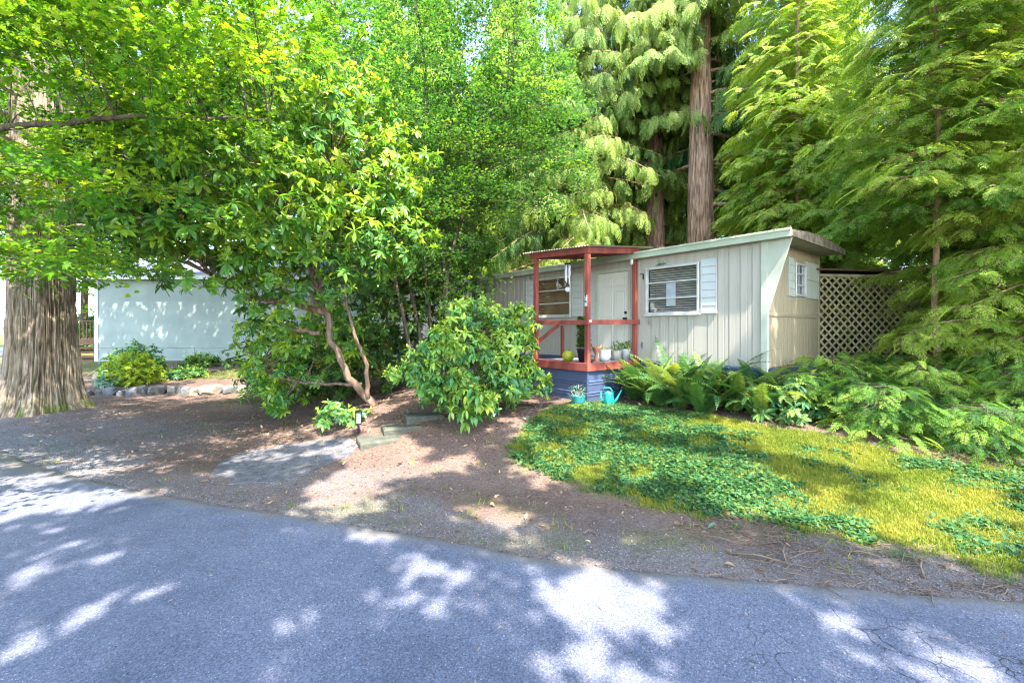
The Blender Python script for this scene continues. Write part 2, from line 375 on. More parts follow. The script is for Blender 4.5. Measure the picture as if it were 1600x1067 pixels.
def T_clover(seed=0, n=11, r0=.0105, spread=.055, h=.028):
    r = np.random.default_rng(seed); P = []
    for k in range(n):
        x, y = r.normal(0, spread, 2); z = h * r.uniform(.5, 1.2); a0 = r.uniform(0, 6.28); sh = r.uniform(-.2, .2); tl = r.normal(0, .25, 2)
        for q in range(3):
            a = a0 + q * 2.094; cx, cy = x + math.cos(a) * r0 * .9, y + math.sin(a) * r0 * .9
            v = [(cx + r0 * .95 * math.cos(t), cy + r0 * .95 * math.sin(t), z + tl[0] * (cx + r0 * math.cos(t) - x) + tl[1] * (cy + r0 * math.sin(t) - y)) for t in np.arange(6) * math.pi / 3]
            P.append((v, [(0, 1, 2, 3, 4, 5)], [0], [sh] * 6))
    return T_join(P)
def T_stone(seed=0, r0=.01, flat=.6):
    r = np.random.default_rng(seed); v = []
    for z, n, k in ((-.5, 4, .7), (.25, 5, 1), (.8, 3, .55)):
        for i in range(n):
            t = 6.283 * i / n + z; q = r0 * k * r.uniform(.75, 1.2); v.append((q * math.cos(t), q * math.sin(t), z * r0 * flat))
    f = [(3, 2, 1, 0), (9, 10, 11)] + [(0, 1, 5), (1, 6, 5), (1, 2, 6), (2, 7, 6), (2, 3, 7), (3, 8, 7), (3, 0, 8), (0, 4, 8), (0, 5, 4)][:9]
    f += [(4, 5, 9), (5, 6, 10), (5, 10, 9), (6, 7, 10), (7, 11, 10), (7, 8, 11), (8, 4, 11), (4, 9, 11)]
    return np.array(v), f, [0] * len(f), [0] * len(v)
def T_chip(seed=0, L=.03):
    r = np.random.default_rng(seed); w = L * r.uniform(.15, .45); b = r.uniform(-.1, .25) * L
    v = [(-L, -w * .3, 0), (-L * .2, -w, b), (L, -w * .1, 0), (L * .8, w * .4, .003), (-L * .3, w, b), (-L, w * .3, .004)]
    return np.array(v), [(0, 1, 4, 5), (1, 2, 3, 4)], [0, 0], [r.uniform(-.2, .2)] * 6
def T_twig(seed=0, L=.25):
    r = np.random.default_rng(seed); mb = MB(); p = [(0, 0, .004), (L * .4, r.normal(0, .02), .012), (L * .75, r.normal(0, .03), .008), (L, r.normal(0, .03), .005)]
    mb.tube(p, [.004, .0035, .003, .001], 4)
    mb.tube([p[1], (L * .6, .06 * (1 if seed % 2 else -1), .02)], [.0025, .001], 3)
    return np.array(mb.v), mb.f, [0] * len(mb.f), [0] * len(mb.v)

# ------------------------------------------------------------------ the lie of the land
EX = np.array([-60, -36, -30, -20, -14, -10, -8, -6.5, -5.1, -3.5, -1.46, .51, 2.1, 3.5, 6, 12, 30, 80])
EYv = np.array([60, 38, 25, 14.5, 10.3, 8.0, 6.9, 6.05, 5.43, 4.82, 4.19, 3.5, 3.23, 3.04, 2.6, 1.2, -3.5, -16])
def yedge(x): return np.interp(x, EX, EYv) + .05 * (vnoise(x, 0 * np.asarray(x), 2.2, 3) - .5) + .03 * (vnoise(x, 0 * np.asarray(x), 9, 4) - .5)
def hgt(x, y):
    x = np.asarray(x, float); y = np.asarray(y, float)
    e = y - np.interp(x, EX, EYv)
    a = sstep(-4.4, -1.4, x)
    h = .43 * sstep(.7, 4.4, e) * a
    h += .16 * np.exp(-(((x + 2.6) / 1.1) ** 2 + ((y - 8.7) / 1.0) ** 2))
    h += (1 - a) * (.10 * sstep(5, 9, e) + .15 * sstep(12.4, 13.3, y)) + .06 * sstep(12, 25, y)
    h += .14 * np.exp(-(((x + 9.8) / 1.3) ** 2 + ((y - 9.7) / 1.3) ** 2))
    rough = .05 * (fbm(x, y, 1.1, 5) - .5) + .02 * (fbm(x, y, 6, 8) - .5)
    h += rough * sstep(.15, 1.2, e)
    return h
GY0 = lambda x: np.interp(x, [-2, -.08, .7, 1.5, 2.8, 3.4, 3.75, 4.6, 8], [8, 5.75, 5.05, 4.55, 4.05, 3.62, 3.35, 2.85, 1.9])   # lawn starts
GY1 = lambda x: np.interp(x, [-.2, .3, .8, 1.4, 2, 3, 3.95, 5.3, 8, 10], [6.0, 7.2, 8.1, 8.6, 8.5, 7.6, 6.7, 5.5, 4.2, 3.2])           # lawn ends
def lawn_mask(x, y):
    w = .55 * (fbm(x, y, 2.4, 21) - .5) + .25 * (fbm(x, y, 9, 22) - .5)
    m = sstep(-.3, .38, y - GY0(x) + w * 1.5) * sstep(-.2, .25, GY1(x) - y + w) * sstep(-.35, .15, x + w)
    return m
def lawn2_mask(x, y):   # sparse green by the neighbour's bed and under the rhododendron
    a = np.exp(-(((x + 6.0) / 1.3) ** 2 + ((y - 11.8) / 1.1) ** 2) * 1.2) * 1.3
    b = sstep(14.3, 15.3, y) * sstep(-12, -10.5, x) * sstep(-3.5, -5, x) * sstep(19.5, 18.5, y)
    c = .6 * np.exp(-(((x + .9) / 1.1) ** 2 + ((y - 4.55) / .3) ** 2)) + .55 * np.exp(-(((x - 1.3) / 1.6) ** 2 + ((y - 3.85) / .22) ** 2))
    n = fbm(x, y, 2.6, 33)
    return np.clip(a * (n > .46) + b + c * (n > .45), 0, 1)

def grid_axis(lo, hi, flo, fhi, d, g=1.22):
    m = list(np.arange(flo, fhi, d)); s = d; x = flo; L = []
    while x > lo: s *= g; x -= s; L.append(x)
    s = d; x = m[-1]; Rr = []
    while x < hi: s *= g; x += s; Rr.append(x)
    return np.array(L[::-1] + m + Rr)
def sheet(name, xs, ys, hf, m, parent=None, keep=None, attrs=None, **kw):
    Xg, Yg = np.meshgrid(xs, ys); Zg = hf(Xg, Yg); nx, ny = len(xs), len(ys)
    V = np.stack([Xg.ravel(), Yg.ravel(), Zg.ravel()], 1)
    i = np.arange(nx - 1)[None] + np.arange(ny - 1)[:, None] * nx
    Q = np.stack([i, i + 1, i + nx + 1, i + nx], -1).reshape(-1, 4)
    if keep is not None: k = keep(Xg, Yg).ravel(); Q = Q[k[Q].all(1)]
    me = D.meshes.new(name); me.from_pydata(V.tolist(), [], Q.tolist()); me.materials.append(m)
    me.polygons.foreach_set('use_smooth', [True] * len(me.polygons))
    for nm, fn in (attrs or {}).items():
        a = me.attributes.new(nm, 'FLOAT', 'POINT'); a.data.foreach_set('value', fn(Xg, Yg).ravel().astype(np.float32))
    return link(name, me, parent, **kw)

def groundmat():
    m = D.materials.new('ground_soil'); m.use_nodes = True; t = m.node_tree; n = t.nodes; l = t.links; b = n['Principled BSDF']
    b.inputs['Roughness'].default_value = .95; b.inputs['Specular IOR Level'].default_value = .1
    tc = n.new('ShaderNodeTexCoord')
    def ns(sc, det=6, rough=.6):
        q = n.new('ShaderNodeTexNoise'); q.inputs['Scale'].default_value = sc; q.inputs['Detail'].default_value = det; q.inputs['Roughness'].default_value = rough
        l.new(tc.outputs['Object'], q.inputs['Vector']); return q
    def ramp(src, *els):
        r = n.new('ShaderNodeValToRGB'); e = r.color_ramp.elements
        e[0].position, e[0].color = els[0][0], (*els[0][1], 1); e[1].position, e[1].color = els[-1][0], (*els[-1][1], 1)
        for p_, c_ in els[1:-1]: k = e.new(p_); k.color = (*c_, 1)
        l.new(src, r.inputs[0]); return r.outputs[0]
    def mix(f, a, b_, fv=None, mode='MIX'):
        x = n.new('ShaderNodeMix'); x.data_type = 'RGBA'; x.blend_type = mode
        if f is not None: l.new(f, x.inputs[0])
        else: x.inputs[0].default_value = fv
        l.new(a, x.inputs[6]); l.new(b_, x.inputs[7]); return x.outputs[2]
    def at(nm):
        a = n.new('ShaderNodeAttribute'); a.attribute_name = nm; return a.outputs['Fac']
    dirt = ramp(ns(34, 9, .75).outputs[0], (.28, (.04, .027, .023)), (.48, (.14, .10, .083)), (.62, (.20, .15, .128)), (.74, (.30, .25, .22)))
    big = ramp(ns(.9, 4).outputs[0], (.3, (.75, .7, .68)), (.7, (1.15, 1.1, 1.08)))
    dirt = mix(None, dirt, big, 1., 'MULTIPLY')
    vo = n.new('ShaderNodeTexVoronoi'); vo.inputs['Scale'].default_value = 95; l.new(tc.outputs['Object'], vo.inputs['Vector'])
    grav = ramp(vo.outputs['Color'], (.1, (.075, .075, .085)), (.5, (.17, .17, .185)), (.9, (.33, .33, .35)))
    moss = ramp(ns(16, 8).outputs[0], (.3, (.05, .07, .02)), (.7, (.15, .17, .04)))
    c = mix(at('gravel'), dirt, grav); c = mix(at('lawn'), c, moss)
    l.new(c, b.inputs['Base Color'])
    bp = n.new('ShaderNodeBump'); bp.inputs['Strength'].default_value = .7; bp.inputs['Distance'].default_value = .015
    ad = n.new('ShaderNodeMath'); ad.operation = 'ADD'; l.new(ns(60, 9, .8).outputs[0], ad.inputs[0]); l.new(vo.outputs['Distance'], ad.inputs[1])
    l.new(ad.outputs[0], bp.inputs['Height']); l.new(bp.outputs[0], b.inputs['Normal'])
    return m
def gravel_mask(x, y):
    e = y - np.interp(x, EX, EYv)
    n = fbm(x, y, 1.3, 11)
    g = sstep(1.1, .25, e + (n - .5) * 1.2) * .75 + sstep(-4.6, -6, x) * sstep(3.4, 1.5, e) * .6
    g = np.maximum(g, .7 * np.exp(-(((x + 2.6) / 1.7) ** 2 + ((y - 5.3) / .5) ** 2)))
    return np.clip(g * .55 * (.5 + fbm(x, y, 3, 12)), 0, .8)
xs = grid_axis(-150, 150, -10.5, 8.5, .075); ys = grid_axis(-60, 190, 2.0, 13, .075)
def ghf(X, Y):
    e = Y - yedge(X); h = hgt(X, Y)
    return np.where(e < -.05, -.06, h) + .03 * (fbm(X, Y, .05, 3)) * (Y > 30)
sheet('ground', xs, ys, ghf, groundmat(), kind='structure', attrs={'lawn': lambda x, y: np.clip(lawn_mask(x, y) + lawn2_mask(x, y) * .7 + .8 * (y > 26) + .75 * sstep(-14, -18, x) , 0, 1), 'gravel': gravel_mask})

def roadmat(name, worn=0.):
    m = D.materials.new(name); m.use_nodes = True; t = m.node_tree; n = t.nodes; l = t.links; b = n['Principled BSDF']
    b.inputs['Roughness'].default_value = .8; b.inputs['Specular IOR Level'].default_value = .35
    tc = n.new('ShaderNodeTexCoord')
    def ns(sc, det=6, rough=.6, vec=None):
        q = n.new('ShaderNodeTexNoise'); q.inputs['Scale'].default_value = sc; q.inputs['Detail'].default_value = det; q.inputs['Roughness'].default_value = rough
        l.new(vec or tc.outputs['Object'], q.inputs['Vector']); return q
    def ramp(src, *els):
        r = n.new('ShaderNodeValToRGB'); e = r.color_ramp.elements
        e[0].position, e[0].color = els[0][0], (*els[0][1], 1); e[1].position, e[1].color = els[-1][0], (*els[-1][1], 1)
        for p_, c_ in els[1:-1]: k = e.new(p_); k.color = (*c_, 1)
        l.new(src, r.inputs[0]); return r.outputs[0]
    def mul(a, b_, mode='MULTIPLY', f=1.):
        x = n.new('ShaderNodeMix'); x.data_type = 'RGBA'; x.blend_type = mode
        if isinstance(f, float): x.inputs[0].default_value = f
        else: l.new(f, x.inputs[0])
        l.new(a, x.inputs[6]); l.new(b_, x.inputs[7]); return x.outputs[2]
    vo = n.new('ShaderNodeTexVoronoi'); vo.inputs['Scale'].default_value = 130; l.new(tc.outputs['Object'], vo.inputs['Vector'])
    k = 1.1 if worn else 1
    gb = (lambda c: (c[0] * 1.05, c[1] * .98, c[2] * .80)) if worn else (lambda c: c)
    base = ramp(vo.outputs['Color'], (.0, gb((.06 * k, .066 * k, .10 * k))), (.5, gb((.122 * k, .132 * k, .188 * k))), (.86, gb((.18 * k, .19 * k, .25 * k))), (.97, (.38, .38, .40)))
    grain = ramp(ns(300, 3).outputs[0], (.35, (.65, .65, .65)), (.65, (1.3, 1.3, 1.3)))
    big = ramp(ns(.9, 7, .65).outputs[0], (.3, (.64, .65, .68)), (.5, (1, 1, 1)), (.7, (1.25, 1.22, 1.16)))
    if worn: big = mul(big, ramp(ns(9, 8, .75).outputs[0], (.35, (.42, .37, .34)), (.6, (1, 1, 1))))
    pit = ramp(ns(45, 5, .7).outputs[0], (.33, (.35, .35, .35)), (.40, (1, 1, 1)))
    c = mul(mul(mul(base, grain), big), pit)
    hs = vo.outputs['Distance']
    bp = n.new('ShaderNodeBump'); bp.inputs['Strength'].default_value = .45; bp.inputs['Distance'].default_value = .006
    if not worn:
        # cracks: voronoi edges, warped, only in the worn place
        wp = ns(3.5, 3); va = n.new('ShaderNodeVectorMath'); va.operation = 'MULTIPLY_ADD'
        l.new(wp.outputs[1], va.inputs[0]); va.inputs[1].default_value = (.22, .22, .22); l.new(tc.outputs['Object'], va.inputs[2])
        ve = n.new('ShaderNodeTexVoronoi'); ve.feature = 'DISTANCE_TO_EDGE'; ve.inputs['Scale'].default_value = 4.2; l.new(va.outputs[0], ve.inputs['Vector'])
        ck = n.new('ShaderNodeMapRange'); ck.inputs[1].default_value = .0; ck.inputs[2].default_value = .02; ck.inputs[3].default_value = 1; ck.inputs[4].default_value = 0
        l.new(ve.outputs[0], ck.inputs[0])
        at = n.new('ShaderNodeAttribute'); at.attribute_name = 'worn'
        mk = n.new('ShaderNodeMath'); mk.operation = 'MULTIPLY'; l.new(ck.outputs[0], mk.inputs[0]); l.new(at.outputs['Fac'], mk.inputs[1])
        dk = n.new('ShaderNodeRGB'); dk.outputs[0].default_value = (.012, .012, .014, 1)
        c = mul(c, dk.outputs[0], 'MIX', mk.outputs[0])
        at3 = n.new('ShaderNodeAttribute'); at3.attribute_name = 'dusty'
        du = ramp(ns(40, 8, .8).outputs[0], (.35, (.10, .095, .07)), (.65, (.2, .17, .14)))
        c = mul(c, du, 'MIX', at3.outputs['Fac'])
    l.new(c, b.inputs['Base Color']); l.new(hs, bp.inputs['Height']); l.new(bp.outputs[0], b.inputs['Normal'])
    return m
def worn_mask(x, y):
    a = np.exp(-(((x - 2.0) / .75) ** 2 + ((y - 2.55) / .5) ** 2) * 1.6) * 1.8
    a = np.maximum(a, 1.2 * np.exp(-(((x - 2.7) / .35) ** 2 + ((y - 2.35) / .3) ** 2) * 1.5))
    return np.clip(a * (fbm(x, y, 2, 41) > .42), 0, 1)
def dusty_mask(x, y):
    e = yedge(x) - y
    return np.clip(sstep(.28, .0, e + .25 * (fbm(x, y, 5, 51) - .5)) * .8 + sstep(-4.5, -7, x) * sstep(1.3, .2, e + .6 * (fbm(x, y, 2, 52) - .5)) * .6, 0, .85)
# the road as a strip whose far edge follows the verge
rx = np.concatenate([np.linspace(-60, -11, 40, endpoint=False), np.arange(-11, 8, .06), np.linspace(8, 80, 50)])
ro = np.concatenate([np.arange(0, 3.2, .06), [3.4, 3.8, 4.4, 5.2, 6.0, 6.4]])
me = MB(); Xr, Or = np.meshgrid(rx, ro)
gx = np.gradient(yedge(rx), rx); nrm = np.interp(rx, rx, np.convolve(gx, np.ones(25) / 25, 'same'))
sc_ = np.sqrt(1 + nrm ** 2)
Yr = yedge(Xr) - Or * sc_[None, :] * np.where(rx < -20, 1., 1.)[None, :]
Zr = .012 + 0 * Xr + .004 * (fbm(Xr, Yr, 1.5, 61) - .5) + .02 * sstep(0, 2.5, Or)
Zr[0] -= .03
V = np.stack([Xr.ravel(), Yr.ravel(), Zr.ravel()], 1); nx = len(rx); ny = len(ro)
i = np.arange(nx - 1)[None] + np.arange(ny - 1)[:, None] * nx
Q = np.stack([i + nx, i + nx + 1, i + 1, i], -1).reshape(-1, 4)
rm = D.meshes.new('road'); rm.from_pydata(V.tolist(), [], Q.tolist()); rm.materials.append(roadmat('asphalt'))
rm.polygons.foreach_set('use_smooth', [True] * len(rm.polygons))
for nm, fn in (('worn', worn_mask), ('dusty', dusty_mask)):
    a = rm.attributes.new(nm, 'FLOAT', 'POINT'); a.data.foreach_set('value', fn(Xr, Yr).ravel().astype(np.float32))
link('road', rm, kind='structure')

# parking pad of broken old tarmac
pad = np.array([(330, 735), (345, 716), (385, 703), (440, 695), (500, 692), (548, 694), (562, 703), (545, 716), (505, 727), (480, 738), (430, 750), (395, 750), (360, 752), (372, 744)], float)
def gpt(u, v, z=.03): Y = F * (EYE - z) / (v - 515); return np.array([(u - 800) / F * Y, Y])
pw = np.array([gpt(*p) for p in pad])
fine = []
for k in range(len(pw)):
    a, b = pw[k], pw[(k + 1) % len(pw)]
    for q in range(6): p = a + (b - a) * q / 6; fine.append(p + rng.normal(0, .018, 2))
fine = np.array(fine); cen = fine.mean(0)
mb = MB(); n = len(fine); rings = [1, .985, .9, .7, .45, .2]
for j, q in enumerate(rings):
    p = cen + (fine - cen) * q
    z = hgt(p[:, 0], p[:, 1]) + (-.01 if j == 0 else .008)
    mb.v += [(a, b_, c) for (a, b_), c in zip(p.tolist(), z.tolist())]
mb.v.append((cen[0], cen[1], float(hgt(*cen)) + .008))
for j in range(len(rings) - 1):
    for k in range(n): mb.f.append((j * n + k, j * n + (k + 1) % n, (j + 1) * n + (k + 1) % n, (j + 1) * n + k)); mb.m.append(0)
for k in range(n): mb.f.append(((len(rings) - 1) * n + k, (len(rings) - 1) * n + (k + 1) % n, len(mb.v) - 1)); mb.m.append(0)
link('concrete_pad', mb.mesh('concrete_pad', roadmat('old_tarmac', 1.)), kind='structure')

# ------------------------------------------------------------------ the trailer house
HA = math.atan2(-.774, .634)
U = np.array([-.634, .774]); Vv = np.array([.774, .634]); HC = np.array([4.43, 7.70])
house = thing('mobile_home', 'low grey and cream mobile home with ribbed siding and flat roof behind the red porch', 'mobile home', (HC[0], HC[1], 0), HA)
Z0, Z1 = 1.18, 3.42
OPN = [(-2.40, -1.20, 2.17, 3.17), (-3.72, -2.845, 0, 3.18), (-5.93, -4.60, 2.20, 3.23)]
def ribbed_panel(x0, x1, z0, z1):
    """one siding strip with a shallow groove at its left edge"""
    mb = MB(); g = .014
    P = [(x0, .008), (x0 + g, .008), (x0 + g + .006, 0), (x1 - .085, 0), (x1 - .08, .004), (x1 - .07, .004), (x1 - .065, 0), (x1, 0)]
    P = [p for p in P if p[0] >= x0] if x1 - x0 > .15 else [(x0, .0), (x1, .0)]
    V = [(x, y, z0) for x, y in P] + [(x, y, z1) for x, y in P] ; n = len(P)
    return mb.add(V, [(k, k + 1, n + k + 1, n + k) for k in range(n - 1)]).box(x0, x1, .014, .03, z0, z1)
PW = .205
cache = {}
def panel_obj(x0, x1, z0, z1, mt, parent, off, rot=0, nm='siding_panel'):
    key = (round(x1 - x0, 3), round(z0, 3), round(z1, 3), mt.name)
    if key not in cache: cache[key] = ribbed_panel(0, x1 - x0, z0, z1).mesh('siding_panel', mt)
    o = link(nm, cache[key], parent); o.location = off; o.rotation_euler = (0, 0, rot); return o
x = -15.
while x < -.06:
    xe = min(x + PW, -.05); cuts = sorted({x, xe} | {e for o in OPN for e in o[:2] if x < e < xe})
    for a, b in zip(cuts[:-1], cuts[1:]):
        if b - a < .004: continue
        c = (a + b) / 2; op = next((o for o in OPN if o[0] < c < o[1]), None)
        if op is None: panel_obj(a, b, Z0, Z1, M['siding'], house, (a, 0, 0))
        else:
            if op[2] > Z0: panel_obj(a, b, Z0, op[2], M['siding'], house, (a, 0, 0))
            panel_obj(a, b, op[3], Z1, M['siding'], house, (a, 0, 0))
    x = xe
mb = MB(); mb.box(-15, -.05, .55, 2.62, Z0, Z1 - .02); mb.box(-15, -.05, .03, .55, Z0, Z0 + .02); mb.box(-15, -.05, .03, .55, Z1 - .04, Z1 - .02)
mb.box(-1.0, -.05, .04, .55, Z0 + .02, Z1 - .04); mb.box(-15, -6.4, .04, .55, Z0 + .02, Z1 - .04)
link('dark_interior', mb.mesh('dark_interior', M['dark']), house)  # near-black box painting the unlit interior, blocks light behind the openings
# end wall
ys_ = 0.0; DEP = 2.72
EOP = (1.32, 1.88, 2.50, 3.15)
while ys_ < DEP - .01:
    ye = min(ys_ + .205, DEP)
    cuts = sorted({ys_, ye} | {e for e in EOP[:2] if ys_ < e < ye})
    for a, b in zip(cuts[:-1], cuts[1:]):
        if b - a < .004: continue
        c = (a + b) / 2
        panel_obj(a, b, Z0, 2.09, M['siding_end'], house, (0.0, a, 0), R(90))
        if EOP[0] < c < EOP[1]:
            panel_obj(a, b, 2.15, EOP[2], M['siding_end'], house, (0.0, a, 0), R(90)); panel_obj(a, b, EOP[3], Z1, M['siding_end'], house, (0.0, a, 0), R(90))
        else: panel_obj(a, b, 2.15, Z1, M['siding_end'], house, (0.0, a, 0), R(90))
    ys_ = ye
link('belt_trim', MB().box(-.01, .022, .06, DEP, 2.09, 2.15).mesh('belt_trim', M['siding_end']), house, bevel=.004)
link('corner_trim', MB().box(-.075, .03, -.03, .06, 1.10, Z1).mesh('corner_trim', M['cream']), house, bevel=.004)
link('rear_corner_trim', MB().box(-.05, .02, DEP, DEP + .06, Z0, Z1).mesh('rear_corner_trim', M['siding_end']), house)
# fin that carries the roof past the end wall
fin = MB(); fin.add([(.03, -.012, 3.42), (.41, -.012, 3.42), (.03, -.012, 2.13), (.03, .03, 3.42), (.41, .03, 3.42), (.03, .03, 2.13)],
                    [(0, 2, 1), (3, 4, 5), (0, 1, 4, 3), (1, 2, 5, 4), (2, 0, 3, 5)])
link('eave_fin', fin.mesh('eave_fin', M['cream']), house)
# roof: low arch
def rz_(y): return 3.505 + .075 * (1 - ((y - 1.36) / 1.52) ** 2)
mb = MB(); YS = np.linspace(-.145, 2.87, 13); XS = np.linspace(-15.2, .43, 53)
for s_, dz in ((0, 0), (1, -.05)):
    for xx in XS:
        for yy in YS: mb.v.append((xx, yy, rz_(yy) + dz + (.012 * float(vnoise(xx, yy, 4, 70)) if s_ == 0 else 0)))
nx = len(YS); nn = len(XS) * nx
for a in range(len(XS) - 1):
    for b in range(nx - 1):
        q = (a * nx + b, (a + 1) * nx + b, (a + 1) * nx + b + 1, a * nx + b + 1)
        mb.f.append(q); mb.m.append(0); mb.f.append(tuple(i + nn for i in q[::-1])); mb.m.append(0)
for b in range(nx - 1):
    a = (len(XS) - 1) * nx; mb.f.append((a + b, a + b + nn, a + b + 1 + nn, a + b + 1)); mb.m.append(0)
roof = link('roof', mb.mesh('roof', M['shingle']), house)
link('soffit', MB().box(-15.1, .40, -.12, 2.84, 3.425, 3.44).mesh('soffit', M['siding_end']), house)
link('fascia', MB().box(-15.15, .44, -.17, -.135, 3.385, 3.53).box(-15.15, .445, -.185, -.172, 3.49, 3.53).mesh('fascia', M['fascia']), house, bevel=.004)
rake = MB()
for a, b in zip(YS[:-1], YS[1:]):
    rake.add([(.41, a, 3.40), (.445, a, 3.40), (.445, a, rz_(a) - .005), (.41, a, rz_(a) - .005), (.41, b, 3.40), (.445, b, 3.40), (.445, b, rz_(b) - .005), (.41, b, rz_(b) - .005)],
             [(0, 4, 5, 1), (1, 5, 6, 2), (3, 2, 6, 7), (0, 3, 7, 4)])
rake_o = link('rake_board', rake.mesh('rake_board', mat('weathered_rake', (.22, .19, .14), (.09, .07, .05), .8, 7, .2, 30)), house)
def gh(p):  # ground height under a house-local point
    w = HC + p[0] * -U + p[1] * Vv; return float(hgt(*w))
def loc2w(x, y): w = HC + x * -U + y * Vv; return float(w[0]), float(w[1])
# skirting courses
def courses(parent, a, b, z0, z1, ax, n, off, seam=1.1, sgn=-1, nm='skirting_board'):
    h = (z1 - z0) / n
    for k in range(n):
        zt = z1 - k * h; zb = zt - h + .004; e = a
        j0 = (k % 2) * seam * .5
        cuts = [a] + [c for c in np.arange(a + seam - j0, b - .1, seam)] + [b]
        for c0, c1 in zip(cuts[:-1], cuts[1:]):
            prof = [(0, zt), (.004, zt - .012), (.016, zt - .03), (.016, zt - .05), (.006, zt - .062), (.006, zb + .03), (.020, zb + .012), (.020, zb), (-.01, zb)]
            m = MB(); V = []
            for c in (c0 + .003, c1 - .002):
                for d, z in prof: V.append((c, off + sgn * d, z) if ax == 'x' else (off - sgn * d, c, z))
            q = len(prof); Fc = [(i, i + 1, q + i + 1, q + i) if (ax == 'x') else (i, i + 1, q + i + 1, q + i) for i in range(q - 1)]
            Fc += [tuple(range(q))[::-1], tuple(range(q, 2 * q))]
            link(nm, m.add(V, Fc).mesh(nm, M['slate']), parent)
courses(house, -15, -4.25, .36, 1.18, 'x', 3, -.0, 2.4)
courses(house, -2.5, .02, .36, 1.18, 'x', 3, -.0, 1.2)
courses(house, .0, DEP, .36, 1.18, 'y', 3, 0.02, 1.36)

def window(parent, x0, x1, z0, z1, rows, blindm, end=False, slat=.05):
    fr = MB(); w = .045
    fr.box(x0, x1, -.045, .03, z0, z0 + w).box(x0, x1, -.045, .03, z1 - w, z1).box(x0, x0 + w, -.045, .03, z0 + w, z1 - w).box(x1 - w, x1, -.045, .03, z0 + w, z1 - w)
    W_ = link('window', fr.mesh('window', M['alu']), parent, bevel=.004)
    for k in range(1, rows):
        z = z0 + (z1 - z0) * k / rows
        link('glazing_bar', MB().box(x0 + w, x1 - w, -.035, .0, z - .014, z + .014).mesh('glazing_bar', M['alu']), W_)
    for k in range(rows):
        a = z0 + w + (z1 - z0 - 2 * w) * k / rows; b = z0 + w + (z1 - z0 - 2 * w) * (k + 1) / rows
        link('pane', MB().box(x0 + w, x1 - w, -.014 + .004 * k, -.010 + .004 * k, a, b).mesh('pane', M['glass']), W_)
    sl = MB(); z = z0 + .06
    while z < z1 - .05:
        sl.add([(x0 + .05, .056, z), (x1 - .05, .056, z), (x1 - .05, .068, z + slat * .74), (x0 + .05, .068, z + slat * .74), (x0 + .05, .060, z), (x1 - .05, .060, z), (x1 - .05, .072, z + slat * .74), (x0 + .05, .072, z + slat * .74)],
               [(0, 1, 2, 3), (7, 6, 5, 4), (0, 4, 5, 1), (3, 2, 6, 7)])
        z += slat
    for q in (.2, .5, .8): xx = x0 + (x1 - x0) * q; sl.box(xx, xx + .003, .050, .054, z0 + .05, z1 - .05)
    link('blind', sl.mesh('blind', blindm), W_, kind='stuff')
    link('reveal', MB().box(x0, x0 + .02, .03, .3, z0, z1).box(x1 - .02, x1, .03, .3, z0, z1).box(x0, x1, .03, .3, z0, z0 + .02).box(x0, x1, .03, .3, z1 - .02, z1).box(x0, x1, .3, .32, z0, z1).mesh('reveal', M['siding_end'] if blindm is M['blind'] else M['dark']), W_)
    return W_
w2 = window(house, -2.40, -1.20, 2.17, 3.17, 3, M['blindw'])
link('window_sill', MB().box(-2.43, -1.17, -.075, -.003, 2.135, 2.168).mesh('window_sill', M['alu']), w2, bevel=.004)
link('reflection_sheet', MB().box(-1.95, -1.74, .042, .044, 2.34, 2.82).mesh('reflection_sheet', M['pale_reflection']), w2)  # pale sheet put in for a bright reflection in the glass
w1 = window(house, -5.93, -4.60, 2.20, 3.23, 3, M['blind'], slat=.055)
link('window_sill', MB().box(-5.96, -4.57, -.075, -.003, 2.165, 2.198).mesh('window_sill', M['alu']), w1, bevel=.004)
# end window is built facing local -Y, then turned onto the end wall
we = window(house, 0, .56, EOP[2], EOP[3], 3, M['blind'], slat=.05)
we.location = (0.0, EOP[0], 0); we.rotation_euler = (0, 0, R(90))
for k in (1, 2): link('glazing_bar', MB().box(.56 * k / 3 - .008, .56 * k / 3 + .008, -.033, -.016, EOP[2] + .04, EOP[3] - .04).mesh('glazing_bar', M['alu']), we)

def shutter(parent, x0, x1, z0, z1, mt, rot=None, course=.14):
    mb = MB(); mb.box(x0, x1, -.02, -.002, z0, z1); z = z0 + .02
    mb.box(x0, x0 + .02, -.034, -.0205, z0, z1).box(x1 - .02, x1, -.034, -.0205, z0, z1)
    n = int((z1 - z0) / course); h = (z1 - z0) / n
    for k in range(n):
        a = z0 + h * k; b = a + h
        mb.add([(x0 + .021, -.034, a + .008), (x1 - .021, -.034, a + .008), (x1 - .021, -.022, b), (x0 + .021, -.022, b), (x0 + .021, -.0205, a), (x1 - .021, -.0205, a)], [(0, 1, 2, 3), (4, 5, 1, 0)])
    o = link('shutter', mb.mesh('shutter', mt), parent)
    if rot: o.location, o.rotation_euler = rot
    return o
shutter(house, -1.165, -.855, 2.16, 3.21, M['white'])
shutter(house, -4.55, -4.22, 2.18, 3.25, M['white']); shutter(house, -6.33, -5.97, 2.18, 3.25, M['white'])
shutter(house, -4.10, -3.79, 1.20, 3.25, M['white']); shutter(house, -2.775, -2.62, 1.20, 3.25, M['white'])
shutter(house, -.36, -.03, 2.48, 3.22, M['cream'], ((0, EOP[0], 0), (0, 0, R(90))))
shutter(house, .59, 1.32, 2.48, 3.22, M['cream'], ((0, EOP[0], 0), (0, 0, R(90))), .37)
